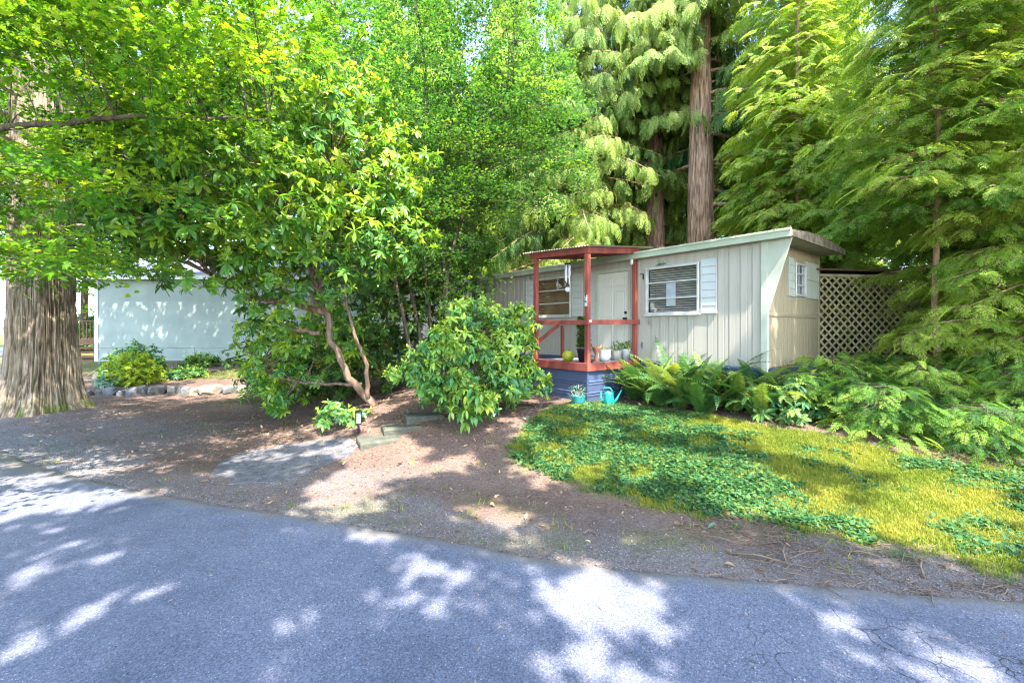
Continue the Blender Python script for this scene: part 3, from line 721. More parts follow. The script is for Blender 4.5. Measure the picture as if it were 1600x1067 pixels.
# door
dm = MB().box(-3.70, -2.865, .0, .045, 1.20, 3.165)
dx0, dx1 = -3.70, -2.865
for (a, b) in ((.12, .40), (.48, .76)):
    for (c, d) in ((1.30, 1.98), (2.08, 2.74), (2.84, 3.06)):
        for q, yv in ((0, -.006), (.028, -.001)):
            pass
        X0, X1 = dx0 + a, dx0 + b; e = .022
        dm.add([(X0, -.0015, c), (X1, -.0015, c), (X1, -.0015, d), (X0, -.0015, d), (X0 + e, .010, c + e), (X1 - e, .010, c + e), (X1 - e, .010, d - e), (X0 + e, .010, d - e)], [])
        dm.box(X0, X1, -.016, -.0012, c, c + .018).box(X0, X1, -.016, -.0012, d - .018, d).box(X0, X0 + .018, -.016, -.0012, c + .018, d - .018).box(X1 - .018, X1, -.016, -.0012, c + .018, d - .018)
        dm.box(X0 + .045, X1 - .045, -.018, -.0012, c + .045, d - .045)
door = link('door', dm.mesh('door', M['door']), house, bevel=.004)
kn = MB(); kn.tube([(-2.935, 0, 2.10), (-2.935, -.045, 2.10), (-2.935, -.05, 2.10), (-2.935, -.085, 2.10), (-2.935, -.095, 2.10)], [.012, .012, .028, .03, .016], 12)
kn.tube([(-2.935, -.001, 2.10), (-2.935, -.010, 2.10)], .034, 12); link('door_knob', kn.mesh('door_knob', M['black'], True), door)
kn = MB(); kn.tube([(-2.935, -.001, 2.235), (-2.935, -.026, 2.235)], .032, 12); link('deadbolt', kn.mesh('deadbolt', M['black']), door)
df = MB().box(-3.785, -3.705, -.035, .03, 1.18, 3.17).box(-2.858, -2.785, -.035, .03, 1.18, 3.17).box(-3.785, -2.785, -.035, .03, 3.17, 3.245)
link('door_frame', df.mesh('door_frame', M['cream']), house, bevel=.004)
link('threshold', MB().box(-3.70, -2.865, -.05, .04, 1.187, 1.2).mesh('threshold', M['alu']), house)
# needles and moss lying along the roof edge
N = 1500; lx = rng.uniform(-14.5, .35, N); ly = np.where(rng.random(N) < .6, rng.uniform(-.17, .15, N), rng.uniform(-.1, 1.6, N))
W2 = np.array([loc2w(a, b) for a, b in zip(lx, ly)]); lz = rz_(np.maximum(ly, -.14)) + rng.uniform(0, .03, N)
az = rng.uniform(0, 6.28, N); dxx = np.stack([np.cos(az), np.sin(az), rng.normal(0, .3, N)], 1)
litter_rot = rot_from(dxx, np.tile([0, 0, 1.], (N, 1)) + rng.normal(0, .3, (N, 3)))
ro_ = scatter('roof_debris', [T_chip(1, .035), T_chip(2, .03), T_chip(3, .045), T_tuft(5, 10, .03, .004, .03)], np.column_stack([W2, lz]), litter_rot * np.where(rng.random(N) < 2, 1, 1)[:, None], rng.uniform(.6, 1.6, N), rng.integers(0, 4, N), rng.uniform(.1, .9, N), M['lf_dead'])
ro_['label'] = 'brown needles and twigs lying along the mobile home roof'; ro_['category'] = 'leaf litter'
# wall ornaments
def lizard(x, z, s, mt, label, ang=0, head=1):
    w = loc2w(x, -.012); t = thing('lizard_ornament', label, 'ornament', (w[0], w[1], z), HA)
    mb = MB(); mb.tube([(0, 0, .5 * s), (0, -.008, .38 * s), (0, -.006, .3 * s), (0, -.01, .1 * s), (0, -.008, -.1 * s), (.02 * s, -.006, -.25 * s), (.1 * s, -.005, -.4 * s), (.05 * s, -.005, -.5 * s)], [.02 * s, .07 * s, .04 * s, .075 * s, .05 * s, .03 * s, .02 * s, .008 * s], 7)
    b = link('body', mb.mesh('body', mt, True), t)
    for sx in (-1, 1):
        for zz in (.22, -.08):
            link('leg', MB().tube([(0, -.006, zz * s), (.16 * s * sx, -.006, (zz + .04) * s), (.2 * s * sx, -.006, (zz - .08 * (1 if zz < 0 else -1)) * s)], [.02 * s, .016 * s, .012 * s], 5).mesh('leg', mt), t)
    for c in t.children: c.rotation_euler = (0, ang, 0)
    return t
M['wroughtgrey'] = mat('grey_wrought', (.28, .28, .30), (.2, .2, .22), .5)
M['wroughtblue'] = mat('blue_wrought', (.05, .07, .14), (.04, .06, .11), .5)
M['wroughtgreen'] = mat('green_wrought', (.06, .20, .12), (.05, .15, .09), .5)
lizard(-2.32, 2.0, .2, M['wroughtgrey'], 'pale grey lizard ornament on the siding just under the left end of the front window')
lizard(-2.50, 1.50, .17, M['wroughtblue'], 'small dark blue lizard ornament low on the siding beside the right porch post')
lizard(-2.05, 3.225, .26, M['wroughtgreen'], 'green lizard ornament lying along the top of the front window', R(90))
w = loc2w(-2.47, -.03); t = thing('wall_hook', 'small black bracket on the siding between porch post and window', 'bracket', (w[0], w[1], 3.0), HA)
link('bracket_plate', MB().box(-.012, .012, .015, .025, -.06, .06).mesh('bracket_plate', M['black']), t)
link('bracket_arm', MB().tube([(0, .015, .05), (0, -.06, .06), (0, -.1, .04), (0, -.1, 0)], .006, 6).mesh('bracket_arm', M['black']), t)

# ------------------------------------------------------------------ porch
pw_ = loc2w(0, 0)
porch = thing('porch', 'red painted timber porch with railing and sheet roof at the front door', 'porch', (HC[0], HC[1], 0), HA)
PX0, PX1, PY0 = -4.18, -2.59, -1.69; DZ = 1.187
rzp = lambda x, y: 3.35 - .05 * (x - PX1) + .10 * (y - PY0)
def post(x, y, z0, z1, w=.09, nm='post', lab=None):
    o = link(nm, MB().box(x - w / 2, x + w / 2, y - w / 2, y + w / 2, z0, z1).mesh(nm, M['red']), porch, bevel=.005)
    if lab: o['label'] = lab
    return o
post(PX1 - .045, PY0 + .045, DZ - .15, rzp(PX1, PY0)); post(PX0 + .045, PY0 + .045, DZ - .15, rzp(PX0, PY0)); post(PX1 - .045, -.09, DZ + .0, rzp(PX1, 0))
post(PX0 + .03, PY0 + .90, DZ, 1.95, .07, 'railing_post')
BH = .125
def pbeam(a, b, w, h, nm): return link(nm, MB().beam(a, b, w, h).mesh(nm, M['red']), porch, bevel=.004)
o = .045
pbeam((PX0 - .12, PY0 + .02, rzp(PX0 - .12, PY0) + BH / 2), (PX1 + .02, PY0 + .02, rzp(PX1, PY0) + BH / 2), .04, BH, 'roof_beam')
pbeam((PX1 - .02, PY0 + .045, rzp(PX1, PY0) + BH / 2), (PX1 - .02, .02, rzp(PX1, 0.02) + BH / 2), .04, BH, 'roof_beam')
pbeam((PX0 - .05, PY0 + .045, rzp(PX0, PY0) + BH / 2), (PX0 - .05, .02, rzp(PX0, .02) + BH / 2), .04, BH, 'roof_beam')
pbeam((PX0 - .02, -.19, rzp(PX0, -.19) + BH / 2), (PX1 - .045, -.19, rzp(PX1, -.19) + BH / 2), .04, BH * .9, 'roof_beam')
for k in (1, 2, 3):
    x = PX0 + (PX1 - PX0) * k / 4; pbeam((x, PY0 + .045, rzp(x, PY0) + BH / 2), (x, .02, rzp(x, .02) + BH / 2), .035, BH * .8, 'rafter')
# corrugated roof sheet
mb = MB(); xs_ = np.arange(PX0 - .28, PX1 + .12, .019); yy_ = (PY0 - .07, -.9, .42)
for lay, dz in ((0, .0), (1, -.006)):
    for y in yy_:
        for x in xs_: mb.v.append((x, y, rzp(x, y) + BH + .016 + dz + .011 * math.sin(x / .076 * 2 * math.pi)))
n = len(xs_)
for j in range(2):
    for k in range(n - 1):
        q = (j * n + k, j * n + k + 1, (j + 1) * n + k + 1, (j + 1) * n + k); mb.f.append(q); mb.m.append(0); mb.f.append(tuple(i + 3 * n for i in q[::-1])); mb.m.append(0)
for k in range(n - 1): mb.f.append((k, k + 3 * n, k + 1 + 3 * n, k + 1)); mb.m.append(0)
link('roof_sheet', mb.mesh('roof_sheet', M['corr']), porch)
# railing
def rail(a, b, nm='handrail'): return link(nm, MB().beam(a, b, .036, .095).mesh(nm, M['red']), porch, bevel=.005)
rail((PX0 - .02, PY0 - .02, 2.005), (PX1 + .022, PY0 - .02, 1.99)); rail((PX1 + .02, PY0 - .038, 1.992), (PX1 + .02, -.02, 2.02)); rail((PX0 - .022, PY0, 2.02), (PX0 - .022, -.05, 2.03))
link('top_rail', MB().box(PX0, PX1 - .0, PY0 - .045, PY0 + .085, 2.054, 2.085).mesh('top_rail', M['red']), porch, bevel=.004) if False else None
link('brace', MB().beam((PX0 - .01, PY0 + .06, 1.52), (PX0 - .01, PY0 + .82, 1.96), .036, .08).mesh('brace', M['red']), porch, bevel=.004)
# deck boards run along the front, rim boards round them
k = 0; y = PY0 + .0
while y < -.06:
    link('deck_board', MB().box(PX0, PX1, y + .004, min(y + .136, -.04), DZ - .03, DZ).mesh('deck_board', M['deck'] if y > PY0 + .2 else M['red']), porch, bevel=.004); y += .14
link('rim_board', MB().box(PX0 - .03, PX1 + .03, PY0 - .035, PY0, DZ - .155, DZ + .004).mesh('rim_board', M['red']), porch, bevel=.005)
link('rim_board', MB().box(PX1, PX1 + .032, PY0, -.03, DZ - .155, DZ + .003).mesh('rim_board', M['red']), porch, bevel=.005)
link('rim_board', MB().box(PX0 - .03, PX0 - .001, PY0, -.03, DZ - .155, DZ + .002).mesh('rim_board', M['red']), porch, bevel=.005)
courses(porch, PX0, PX1 - .002, .36, DZ - .16, 'x', 3, PY0 + .03, .95)
courses(porch, PY0 + .04, -.03, .36, DZ - .16, 'y', 3, PX1 - .03, .95)
link('corner_strip', MB().box(PX1 - .045, PX1 - .004, PY0 + .004, PY0 + .04, .36, DZ - .16).mesh('corner_strip', M['slate']), porch, bevel=.004)
# house number
for dg, z in (('3', 2.475), ('9', 2.365)):
    pl = link('number_plate', MB().box(PX1 - .075, PX1 - .015, PY0 - .006, PY0 - .001, z - .052, z + .052).mesh('number_plate', M['numw']), porch)
    c = D.curves.new('numeral', 'FONT'); c.body = dg; c.size = .125; c.extrude = .002; c.align_x = 'CENTER'; c.align_y = 'CENTER'; c.offset = .0045; c.materials.append(M['black'])
    t0_ = D.objects.new('numeral_text', c); COL.objects.link(t0_); bpy.context.view_layer.update(); nm_ = D.meshes.new_from_object(t0_.evaluated_get(bpy.context.evaluated_depsgraph_get())); D.objects.remove(t0_); t_ = D.objects.new('numeral', nm_); COL.objects.link(t_); t_.parent = pl; t_.location = (PX1 - .045, PY0 - .0095, z); t_.rotation_euler = (R(90), 0, 0); t_.scale = (.8, 1, 1)
link('hinge_plate', MB().box(PX1 + .039, PX1 + .043, PY0 + .0, PY0 + .07, 2.0, 2.035).mesh('hinge_plate', M['numw']), porch)

# lamp on the wall beside the door
w = loc2w(-2.685, -.10); t = thing('porch_lamp', 'white jar shaped porch lamp on the wall beside the right post', 'lamp', (w[0], w[1], 3.36), HA)
link('lamp_cap', MB().lathe([(.0, .085), (.05, .08), (.065, .05), (.06, .03)], 16).box(-.02, .02, .02, .1, .03, .07).mesh('lamp_cap', M['black']), t)
link('lamp_shade', MB().lathe([(.052, .03), (.058, -.02), (.05, -.08), (.0, -.095)], 16).mesh('lamp_shade', M['numw'], True), t)

# wind chime
w = (1.26, 10.0); t = thing('wind_chime', 'silver tube wind chime hanging from the porch roof by the window', 'wind chime', (w[0], w[1], 3.44), 0)
link('cord', MB().tube([(0, 0, .05), (0, 0, -.68)], .002, 4).tube([(0, 0, -.0), (.05, 0, -.1)], .0015, 3).tube([(0, 0, -.0), (-.05, 0, -.1)], .0015, 3).mesh('cord', M['black']), t)
link('top_plate', MB().lathe([(.0, -.09), (.075, -.09), (.075, -.105), (.0, -.105)], 18).mesh('top_plate', M['black']), t)
for k in range(6):
    a = k * 1.047; L_ = .24 + .04 * k
    link('chime_tube', MB().tube([(.055 * math.cos(a), .055 * math.sin(a), -.13), (.055 * math.cos(a), .055 * math.sin(a), -.13 - L_)], .010, 8).mesh('chime_tube', M['chime']), t)
link('wind_sail', MB().tube([(0, -.003, -.68), (0, .003, -.68)], .055, 18).mesh('wind_sail', M['potwhite']), t)

# things on the deck
def pot(prof, mt, n=20, lobes=None): m = MB(); m.lathe(prof, n, lobes=lobes); return m.mesh('pot', mt, True)
def sprig_leaves(t, n, h, r0, mt, seed, L=.05, wd=.02, base=.0, nm='leaf', upright=.6):
    r = np.random.default_rng(seed)
    lm = []
    for q in range(3):
        v, f = leaf_mesh_data(L * r.uniform(.8, 1.2), wd, r.uniform(.1, .6), .3, 3); m = MB().add(v, f).mesh('leaf', mt); lm.append(m)
    for k in range(n):
        o = link(nm, lm[k % 3], t); a = r.uniform(0, 6.28); rr = r0 * math.sqrt(r.random()); z = base + h * r.random() * (1 - .4 * rr / r0)
        o.location = (rr * math.cos(a), rr * math.sin(a), z); o['tint'] = float(r.uniform(.2, 1))
        d = Vector((math.cos(a + r.normal(0, .5)), math.sin(a + r.normal(0, .5)), r.normal(upright, .5))).normalized(); o.rotation_euler = d.to_track_quat('X', 'Z').to_euler()
def stems(t, n, h, r0, seed, base=0):
    r = np.random.default_rng(seed); m = MB()
    for k in range(n):
        a = r.uniform(0, 6.28); m.tube([(r0 * .3 * math.cos(a), r0 * .3 * math.sin(a), base - .02), (r0 * .8 * math.cos(a), r0 * .8 * math.sin(a), base + h)], [.004, .002], 4)
    link('stem', m.mesh('stem', M['stem']), t, kind='stuff')
gd = thing('gourd_pot', 'yellow green ribbed pumpkin shaped pot on the porch deck', 'pumpkin', (1.20, 9.41, DZ))
link('shell', pot([(.0, 0), (.07, .0), (.115, .05), (.128, .11), (.115, .175), (.08, .21), (.05, .215), (.03, .20), (0, .198)], M['gourd'], 40, lambda t: 1 + .055 * abs(math.sin(4 * t)) - .03), gd)
link('stalk', MB().tube([(0, 0, .195), (.01, 0, .225), (.03, .01, .245)], [.016, .011, .010], 7).mesh('stalk', M['stem']), gd)
def potted(name, label, X, Y, prof, mt, top, r_, nl, h, seed, leafm, L=.05, wd=.02, up=.6):
    t = thing(name, label, 'potted plant', (X, Y, DZ)); link('pot', pot(prof, mt), t)
    link('soil', MB().lathe([(0, top - .015), (r_, top - .02)], 16).mesh('soil', M['soil']), t)
    stems(t, 7, h * .7, r_ * .8, seed, top); sprig_leaves(t, nl, h, r_ * 1.1, leafm, seed, L, wd, top, upright=up); return t
pc = potted('potted_conifer', 'small upright conifer in a black tapered pot behind the front porch post', 1.47, 9.02, [(0, 0), (.10, 0), (.148, .25), (.155, .255), (.155, .275), (.14, .275), (.135, .24)], M['potblack'], .26, .135, 20, .1, 1, M['lf_dark'])
P = []; T_ = []
for k in range(260):
    h = rng.random(); a = rng.uniform(0, 6.28); rr = .10 * (1 - h) ** .7 * rng.uniform(.3, 1); P.append((1.47 + rr * math.cos(a) - .03 * h, 9.02 + rr * math.sin(a), DZ + .28 + .62 * h)); T_.append((math.cos(a), math.sin(a), .7))
o = scatter('needle_sprays', [T_frond(.09, 6, .035, 3, .2, .004, 50, 3)], P, rot_from(T_, np.tile([0, 0, 1.], (260, 1))), np.ones(260), np.zeros(260), rng.uniform(0, .6, 260), [M['lf_dark'], M['stem']]); o.parent = pc; o.matrix_parent_inverse = Matrix.Translation((-1.47, -9.02, -DZ))
potted('seedling_pot', 'tiny pot of green seedlings between front porch post and terracotta figure', 1.60, 8.99, [(0, 0), (.04, 0), (.05, .06), (.042, .06), (.04, .05)], M['potblack'], .06, .04, 26, .12, 2, M['lf_clover'], .04, .018)
potted('white_round_pot', 'round white pot with a few green sprouts on the porch edge', 1.963, 9.34, [(0, 0), (.075, 0), (.115, .06), (.122, .12), (.115, .20), (.118, .215), (.122, .23), (.108, .23), (.104, .19)], M['potwhite'], .215, .1, 22, .11, 3, M['lf_hem'], .05, .02)
potted('beige_pot', 'beige stone pot of bushy green leaves between the two white pots', 2.268, 9.60, [(0, 0), (.085, 0), (.105, .14), (.112, .19), (.112, .205), (.098, .205), (.095, .18)], M['potbeige'], .195, .1, 70, .22, 4, M['lf_maple'], .07, .022, 1.0)
potted('tapered_white_pot', 'tapered white pot with broad bright leaves nearest the front door', 2.535, 9.82, [(0, 0), (.075, 0), (.11, .215), (.113, .22), (.113, .235), (.1, .235), (.095, .2)], M['potwhite'], .22, .1, 46, .2, 5, M['lf_maple2'], .085, .045, .8)
tf = thing('terracotta_figure', 'terracotta flared ornament standing between the seedlings and round white pot', 'ornament', (1.75, 9.15, DZ))
link('figure_body', MB().lathe([(0, 0), (.075, 0), (.06, .03), (.038, .10), (.036, .15), (.055, .2), (.09, .27), (.10, .30), (.085, .31), (.0, .29)], 18).mesh('figure_body', M['terra'], True), tf)
for sx in (-1, 1): link('figure_ear', MB().tube([(.075 * sx, 0, .29), (.095 * sx, 0, .335), (.1 * sx, 0, .36)], [.03, .02, .006], 7).mesh('figure_ear', M['terra'], True), tf)
ss = thing('stone_stack', 'little stack of brown stones against the right porch post', 'stones', (2.600, 9.62, DZ))
for k, (z, s_) in enumerate(((.03, .055), (.082, .045), (.125, .036), (.16, .026))):
    link('stone', MB().lathe([(0, -.6 * s_), (.8 * s_, -.45 * s_), (s_, 0), (.8 * s_, .45 * s_), (0, .6 * s_)], 10, (rng.normal(0, .004), rng.normal(0, .004), z)).mesh('stone', M['rock2' if k % 2 else 'rock'], True), ss)

# watering can
wc = thing('watering_can', 'teal plastic watering can standing on the grass by the blue porch skirting', 'watering can', (1.83, 8.33, float(hgt(1.83, 8.33)) + .0), R(-12))
link('can_body', MB().lathe([(0, 0), (.10, 0), (.105, .01), (.085, .20), (.08, .25), (.074, .25), (.078, .2), (.0, .02)], 24).mesh('can_body', M['teal'], True), wc)
link('spout', MB().tube([(.09, 0, .05), (.14, 0, .12), (.20, 0, .24), (.235, 0, .30)], [.026, .02, .014, .013], 10).mesh('spout', M['teal'], True), wc)
link('rose', MB().tube([(.23, 0, .292), (.262, 0, .345), (.266, 0, .352)], [.014, .036, .034], 12).mesh('rose', M['black'], True), wc)
link('handle', MB().tube([(-.095, 0, .05), (-.155, 0, .14), (-.15, 0, .26), (-.08, 0, .33), (.02, 0, .325), (.07, 0, .25)], .013, 8).mesh('handle', M['teal'], True), wc)
# teal pot with wispy plant
tp_z = float(hgt(1.27, 8.42))
tpp = thing('teal_planter', 'small teal planter with wispy grey green plant at the porch skirting corner', 'potted plant', (1.26, 8.40, tp_z))
link('pot', pot([(0, 0), (.11, 0), (.13, .05), (.135, .15), (.14, .16), (.12, .16), (.115, .12)], M['tealpot']), tpp)
link('soil', MB().lathe([(0, .13), (.118, .13)], 14).mesh('soil', M['soil']), tpp)
M['lf_wisp'] = leafmat('wispy_leaf', (.07, .16, .12), (.14, .26, .2), (.25, .36, .28), .25)
sprig_leaves(tpp, 90, .26, .15, M['lf_wisp'], 9, .07, .014, .12, upright=1.0); stems(tpp, 9, .2, .13, 10, .13)

# concrete steps cut in the bank
for k, (u, v, Zt, rot, w_, l_, lab) in enumerate((
        (592, 686, .13, R(28), .42, .62, 'lowest mossy concrete step next to the path light'),
        (627, 667, .265, R(25), .42, .58, 'middle mossy concrete step between the two others'),
        (662, 650, .40, R(22), .42, .62, 'topmost mossy concrete step partly under the rhododendron leaves'))):
    for _ in range(12): Y = F * (EYE - Zt) / (v - 3 - 515); X = (u - 800) / F * Y; Zt = .5 * Zt + .5 * (float(hgt(X, Y)) + .055)
    mb = MB(); r = np.random.default_rng(k); n1, n2 = 8, 6
    V = []
    for zz, ins in ((-.2, 0), (-.025, 0), (0, .018)):
        for (a, b) in ((-1, -1), (0, -1), (1, -1), (1, 0), (1, 1), (0, 1), (-1, 1), (-1, 0)):
            V.append((a * (l_ / 2 - ins) + r.normal(0, .008), b * (w_ / 2 - ins) + r.normal(0, .008), zz + r.normal(0, .004)))
    Fc = [(i * 8 + q, i * 8 + (q + 1) % 8, (i + 1) * 8 + (q + 1) % 8, (i + 1) * 8 + q) for i in range(2) for q in range(8)] + [tuple(range(16, 24))]
    s_ = link('concrete_step', mb.add(V, Fc).mesh('concrete_step', M['step']), label=lab, cat='step', group='garden steps up the bank', bevel=.008)
    s_.location = (X, Y, Zt); s_.rotation_euler = (r.normal(0, .02), r.normal(0, .02), rot)

# solar path light
Y = F * (EYE - .10) / (684 - 515); X = (560 - 800) / F * Y; gz = float(hgt(X, Y))
pl = thing('path_light', 'black solar path light staked beside the lowest step', 'path light', (X, Y, gz), R(20))
link('stake', MB().tube([(0, 0, -.08), (0, 0, .16)], .018, 10).mesh('stake', M['black']), pl)
cage = MB().box(-.048, .048, -.048, .048, .155, .172)
for a in (-1, 1):
    for b in (-1, 1): cage.box(a * .043 - .006, a * .043 + .006, b * .043 - .006, b * .043 + .006, .172, .345)
link('cage', cage.mesh('cage', M['black']), pl)
link('lens', MB().box(-.034, .034, -.034, .034, .173, .34).mesh('lens', mat('frosted_lens', (.42, .40, .36), (.36, .34, .3), .5)), pl)
link('cap', MB().box(-.056, .056, -.056, .056, .345, .368).box(-.04, .04, -.04, .04, .369, .38).mesh('cap', M['black']), pl, bevel=.003)

# lattice screen beyond the end of the house
A = np.array([6.56, 9.44]); B = np.array([9.05, 9.75]); LL = float(np.linalg.norm(B - A)); lz0, lz1 = .95, 2.98
ls = thing('lattice_screen', 'diamond lattice screen painted olive tan beyond the end wall', 'lattice', (A[0], A[1], 0), math.atan2(B[1] - A[1], B[0] - A[0]))
sp_ = .185; sw = .042
for sgn in (1, -1):
    c = -3.2
    while c < LL + 3.2:
        # line x = c + sgn*(z-lz0); clip to 0..LL
        t0, t1 = 0., lz1 - lz0
        a, b = sorted(((0 - c) * sgn, (LL - c) * sgn)); t0 = max(t0, a); t1 = min(t1, b)
        if t1 - t0 > .06:
            yo = 0 if sgn > 0 else -.0085
            link('lattice_slat', MB().beam((c + sgn * t0, yo, lz0 + t0), (c + sgn * t1, yo, lz0 + t1), .008, sw, (0, -1, 0) if False else (0, 0, 1)).mesh('lattice_slat', M['lattice']), ls)
        c += sp_
for (x0, x1, z0, z1) in ((-.04, LL + .04, lz1, lz1 + .06), (-.04, LL + .04, lz0 - .06, lz0)):
    link('lattice_frame', MB().box(x0, x1, -.02, .02, z0, z1).mesh('lattice_frame', M['lattice']), ls)
link('lattice_post', MB().box(-.05, .0, .01, .07, .3, lz1 + .06).mesh('lattice_post', M['siding_end']), ls)
link('lattice_post', MB().box(LL, LL + .05, .01, .07, .3, lz1 + .06).mesh('lattice_post', M['siding_end']), ls)
# added brown backdrop behind the lattice, in place of the shade there
sh_ = thing('lattice_backdrop', 'added dark brown backdrop standing for shade behind the lattice', 'backdrop', (A[0], A[1], 0), math.atan2(B[1] - A[1], B[0] - A[0]))
M['backdropbrown'] = mat('backdrop_shade_brown', (.10, .065, .04), (.07, .045, .03), .8, 4, .2, 20)
for k in range(12): link('backdrop_board', MB().box(-.0 + k * .24, .235 + k * .24, 1.1, 1.13, .3, 2.95).mesh('backdrop_board', M['backdropbrown']), sh_)
link('backdrop_top', MB().beam((1.3, -.15, 3.12), (1.3, 1.4, 3.22), 3.1, .04, (0, 0, 1)).mesh('backdrop_top', M['backdropbrown']), sh_)
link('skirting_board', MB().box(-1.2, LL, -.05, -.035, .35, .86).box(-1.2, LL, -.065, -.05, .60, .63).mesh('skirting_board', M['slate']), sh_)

# ------------------------------------------------------------------ neighbour
NB = (-20.75, 22.0)
nb = thing('neighbour_house', 'pale grey green house wall beyond the big rhododendron with blue grey roof', 'house', (NB[0], NB[1], 0), R(1.0))
WL = 15.; seam = .93
k = 0
for r0, r1 in ((.12, seam), (seam + .0, 4.35)):
    x = 0
    while x < WL - .1:
        x1 = min(x + 2.44 if r0 < .5 else x + 7.5, WL)
        link('wall_panel', MB().box(x + .006, x1 - .006, 0, .04, r0 + .012, r1 - .006).mesh('wall_panel', M['nwall']), nb, bevel=.004); x = x1
link('wall', MB().box(0, WL, .036, 9, .05, 4.3).mesh('wall', M['nwall']), nb)
link('corner_board', MB().box(-.03, .14, -.03, .06, .1, 4.35).mesh('corner_board', M['white']), nb)
link('fascia', MB().box(-.5, WL + .5, -.62, -.57, 4.30, 4.52).mesh('fascia', M['white']), nb)
link('soffit', MB().box(-.45, WL + .45, -.57, .0, 4.30, 4.33).mesh('soffit', M['nwall']), nb)
rf = MB(); rf.add([(-.5, -.66, 4.52), (WL + .5, -.66, 4.52), (WL + .5, 4.5, 6.0), (-.5, 4.5, 6.0), (-.5, 9.6, 4.52), (WL + .5, 9.6, 4.52)], [(0, 1, 2, 3), (3, 2, 5, 4), (0, 3, 4), (1, 5, 2), (0, 4, 5, 1)])
link('roof', rf.mesh('roof', M['nroof']), nb)
nd = thing('neighbour_deck', 'brown wooden deck with baluster railing at the corner of the pale house', 'deck', (-24.4, 22.3, 0), 0)
link('deck_floor', MB().box(0, 3.5, 0, 3, 1.28, 1.36).mesh('deck_floor', M['brownwood']), nd)
link('rim_board', MB().box(0, 3.5, -.04, -.002, 1.1, 1.36).mesh('rim_board', M['brownwood']), nd)
link('handrail', MB().box(0, 3.5, -.04, .06, 2.26, 2.31).mesh('handrail', M['brownwood']), nd)
bm_ = MB().box(-.02, .02, -.02, .02, 1.36, 2.26).mesh('baluster', M['brownwood']); pm_ = MB().box(-.07, .07, -.07, .07, .1, 1.1).mesh('deck_post', M['brownwood'])
for k in range(20): o = link('baluster', bm_, nd); o.location = (.08 + k * .178, .01, 0)
for k in range(3): o = link('deck_post', pm_, nd); o.location = (.1 + k * 1.62, .08, 0)
for k in range(4): link('lower_board', MB().box(0, 3.5, .16, .18, .2 + k * .22, .32 + k * .22).mesh('lower_board', M['brownwood']), nd)

# ------------------------------------------------------------------ edging stones
ordn = ['first', 'second', 'third', 'fourth', 'fifth', 'sixth', 'seventh', 'eighth', 'ninth', 'tenth', 'eleventh', 'twelfth', 'thirteenth', 'fourteenth', 'fifteenth', 'sixteenth', 'seventeenth', 'eighteenth']
def rock_mesh(sd, sx, sy, sz, mt):
    import bmesh
    bm = bmesh.new(); bmesh.ops.create_icosphere(bm, subdivisions=3, radius=1)
    for v in bm.verts:
        n_ = mnoise.noise(v.co * 1.1 + Vector((sd * 7.1, sd * 3.3, 0))) * .45 + mnoise.noise(v.co * 3.1 + Vector((sd, 0, 5))) * .12
        v.co *= 1 + n_
        for ax in range(3): v.co[ax] = math.copysign(min(abs(v.co[ax]), .82), v.co[ax])
        v.co.x *= sx; v.co.y *= sy; v.co.z *= sz
    me = D.meshes.new('edging_stone'); bm.to_mesh(me); bm.free(); me.materials.append(mt); return me
X = -12.15
for k in range(16):
    s_ = rng.uniform(.15, .26); X += s_ * .95; Yr_ = 12.45 + .12 * math.sin(k * 1.3) + .02 * k; tan = k in (8, 9, 11)
    if tan: s_ *= 1.25
    o = link('edging_stone', rock_mesh(k + 1, s_ * 1.05, s_ * .8, s_ * .75, M['rock2' if tan else 'rock']),
             label=f"{'tan' if tan else 'grey'} edging stone, {ordn[k]} from the big cedar along the neighbour's bed", cat='stone', group="stones edging the neighbour's bed")
    o.location = (X, Yr_, float(hgt(X, Yr_)) + s_ * .28); o.rotation_euler = (0, rng.normal(0, .1), rng.uniform(0, 6)); X += s_ * .85
for k, (X, Y, s_, lab) in enumerate(((-14.2, 15.4, .3, 'flat pale rock lying in the bed just right of the brown deck'), (-11.5, 20.5, .22, 'small pale rock against the foot of the neighbour wall'), (-10.2, 20.8, .2, 'rounded grey rock at the foot of the neighbour wall near the rhododendron'), (-4.4, 8.2, .0, ''))):
    if s_:
        o = link('garden_rock', rock_mesh(k + 41, s_ * 1.2, s_, s_ * .6, M['rock2']), label=lab, cat='rock'); o.location = (X, Y, float(hgt(X, Y)) + s_ * .2)
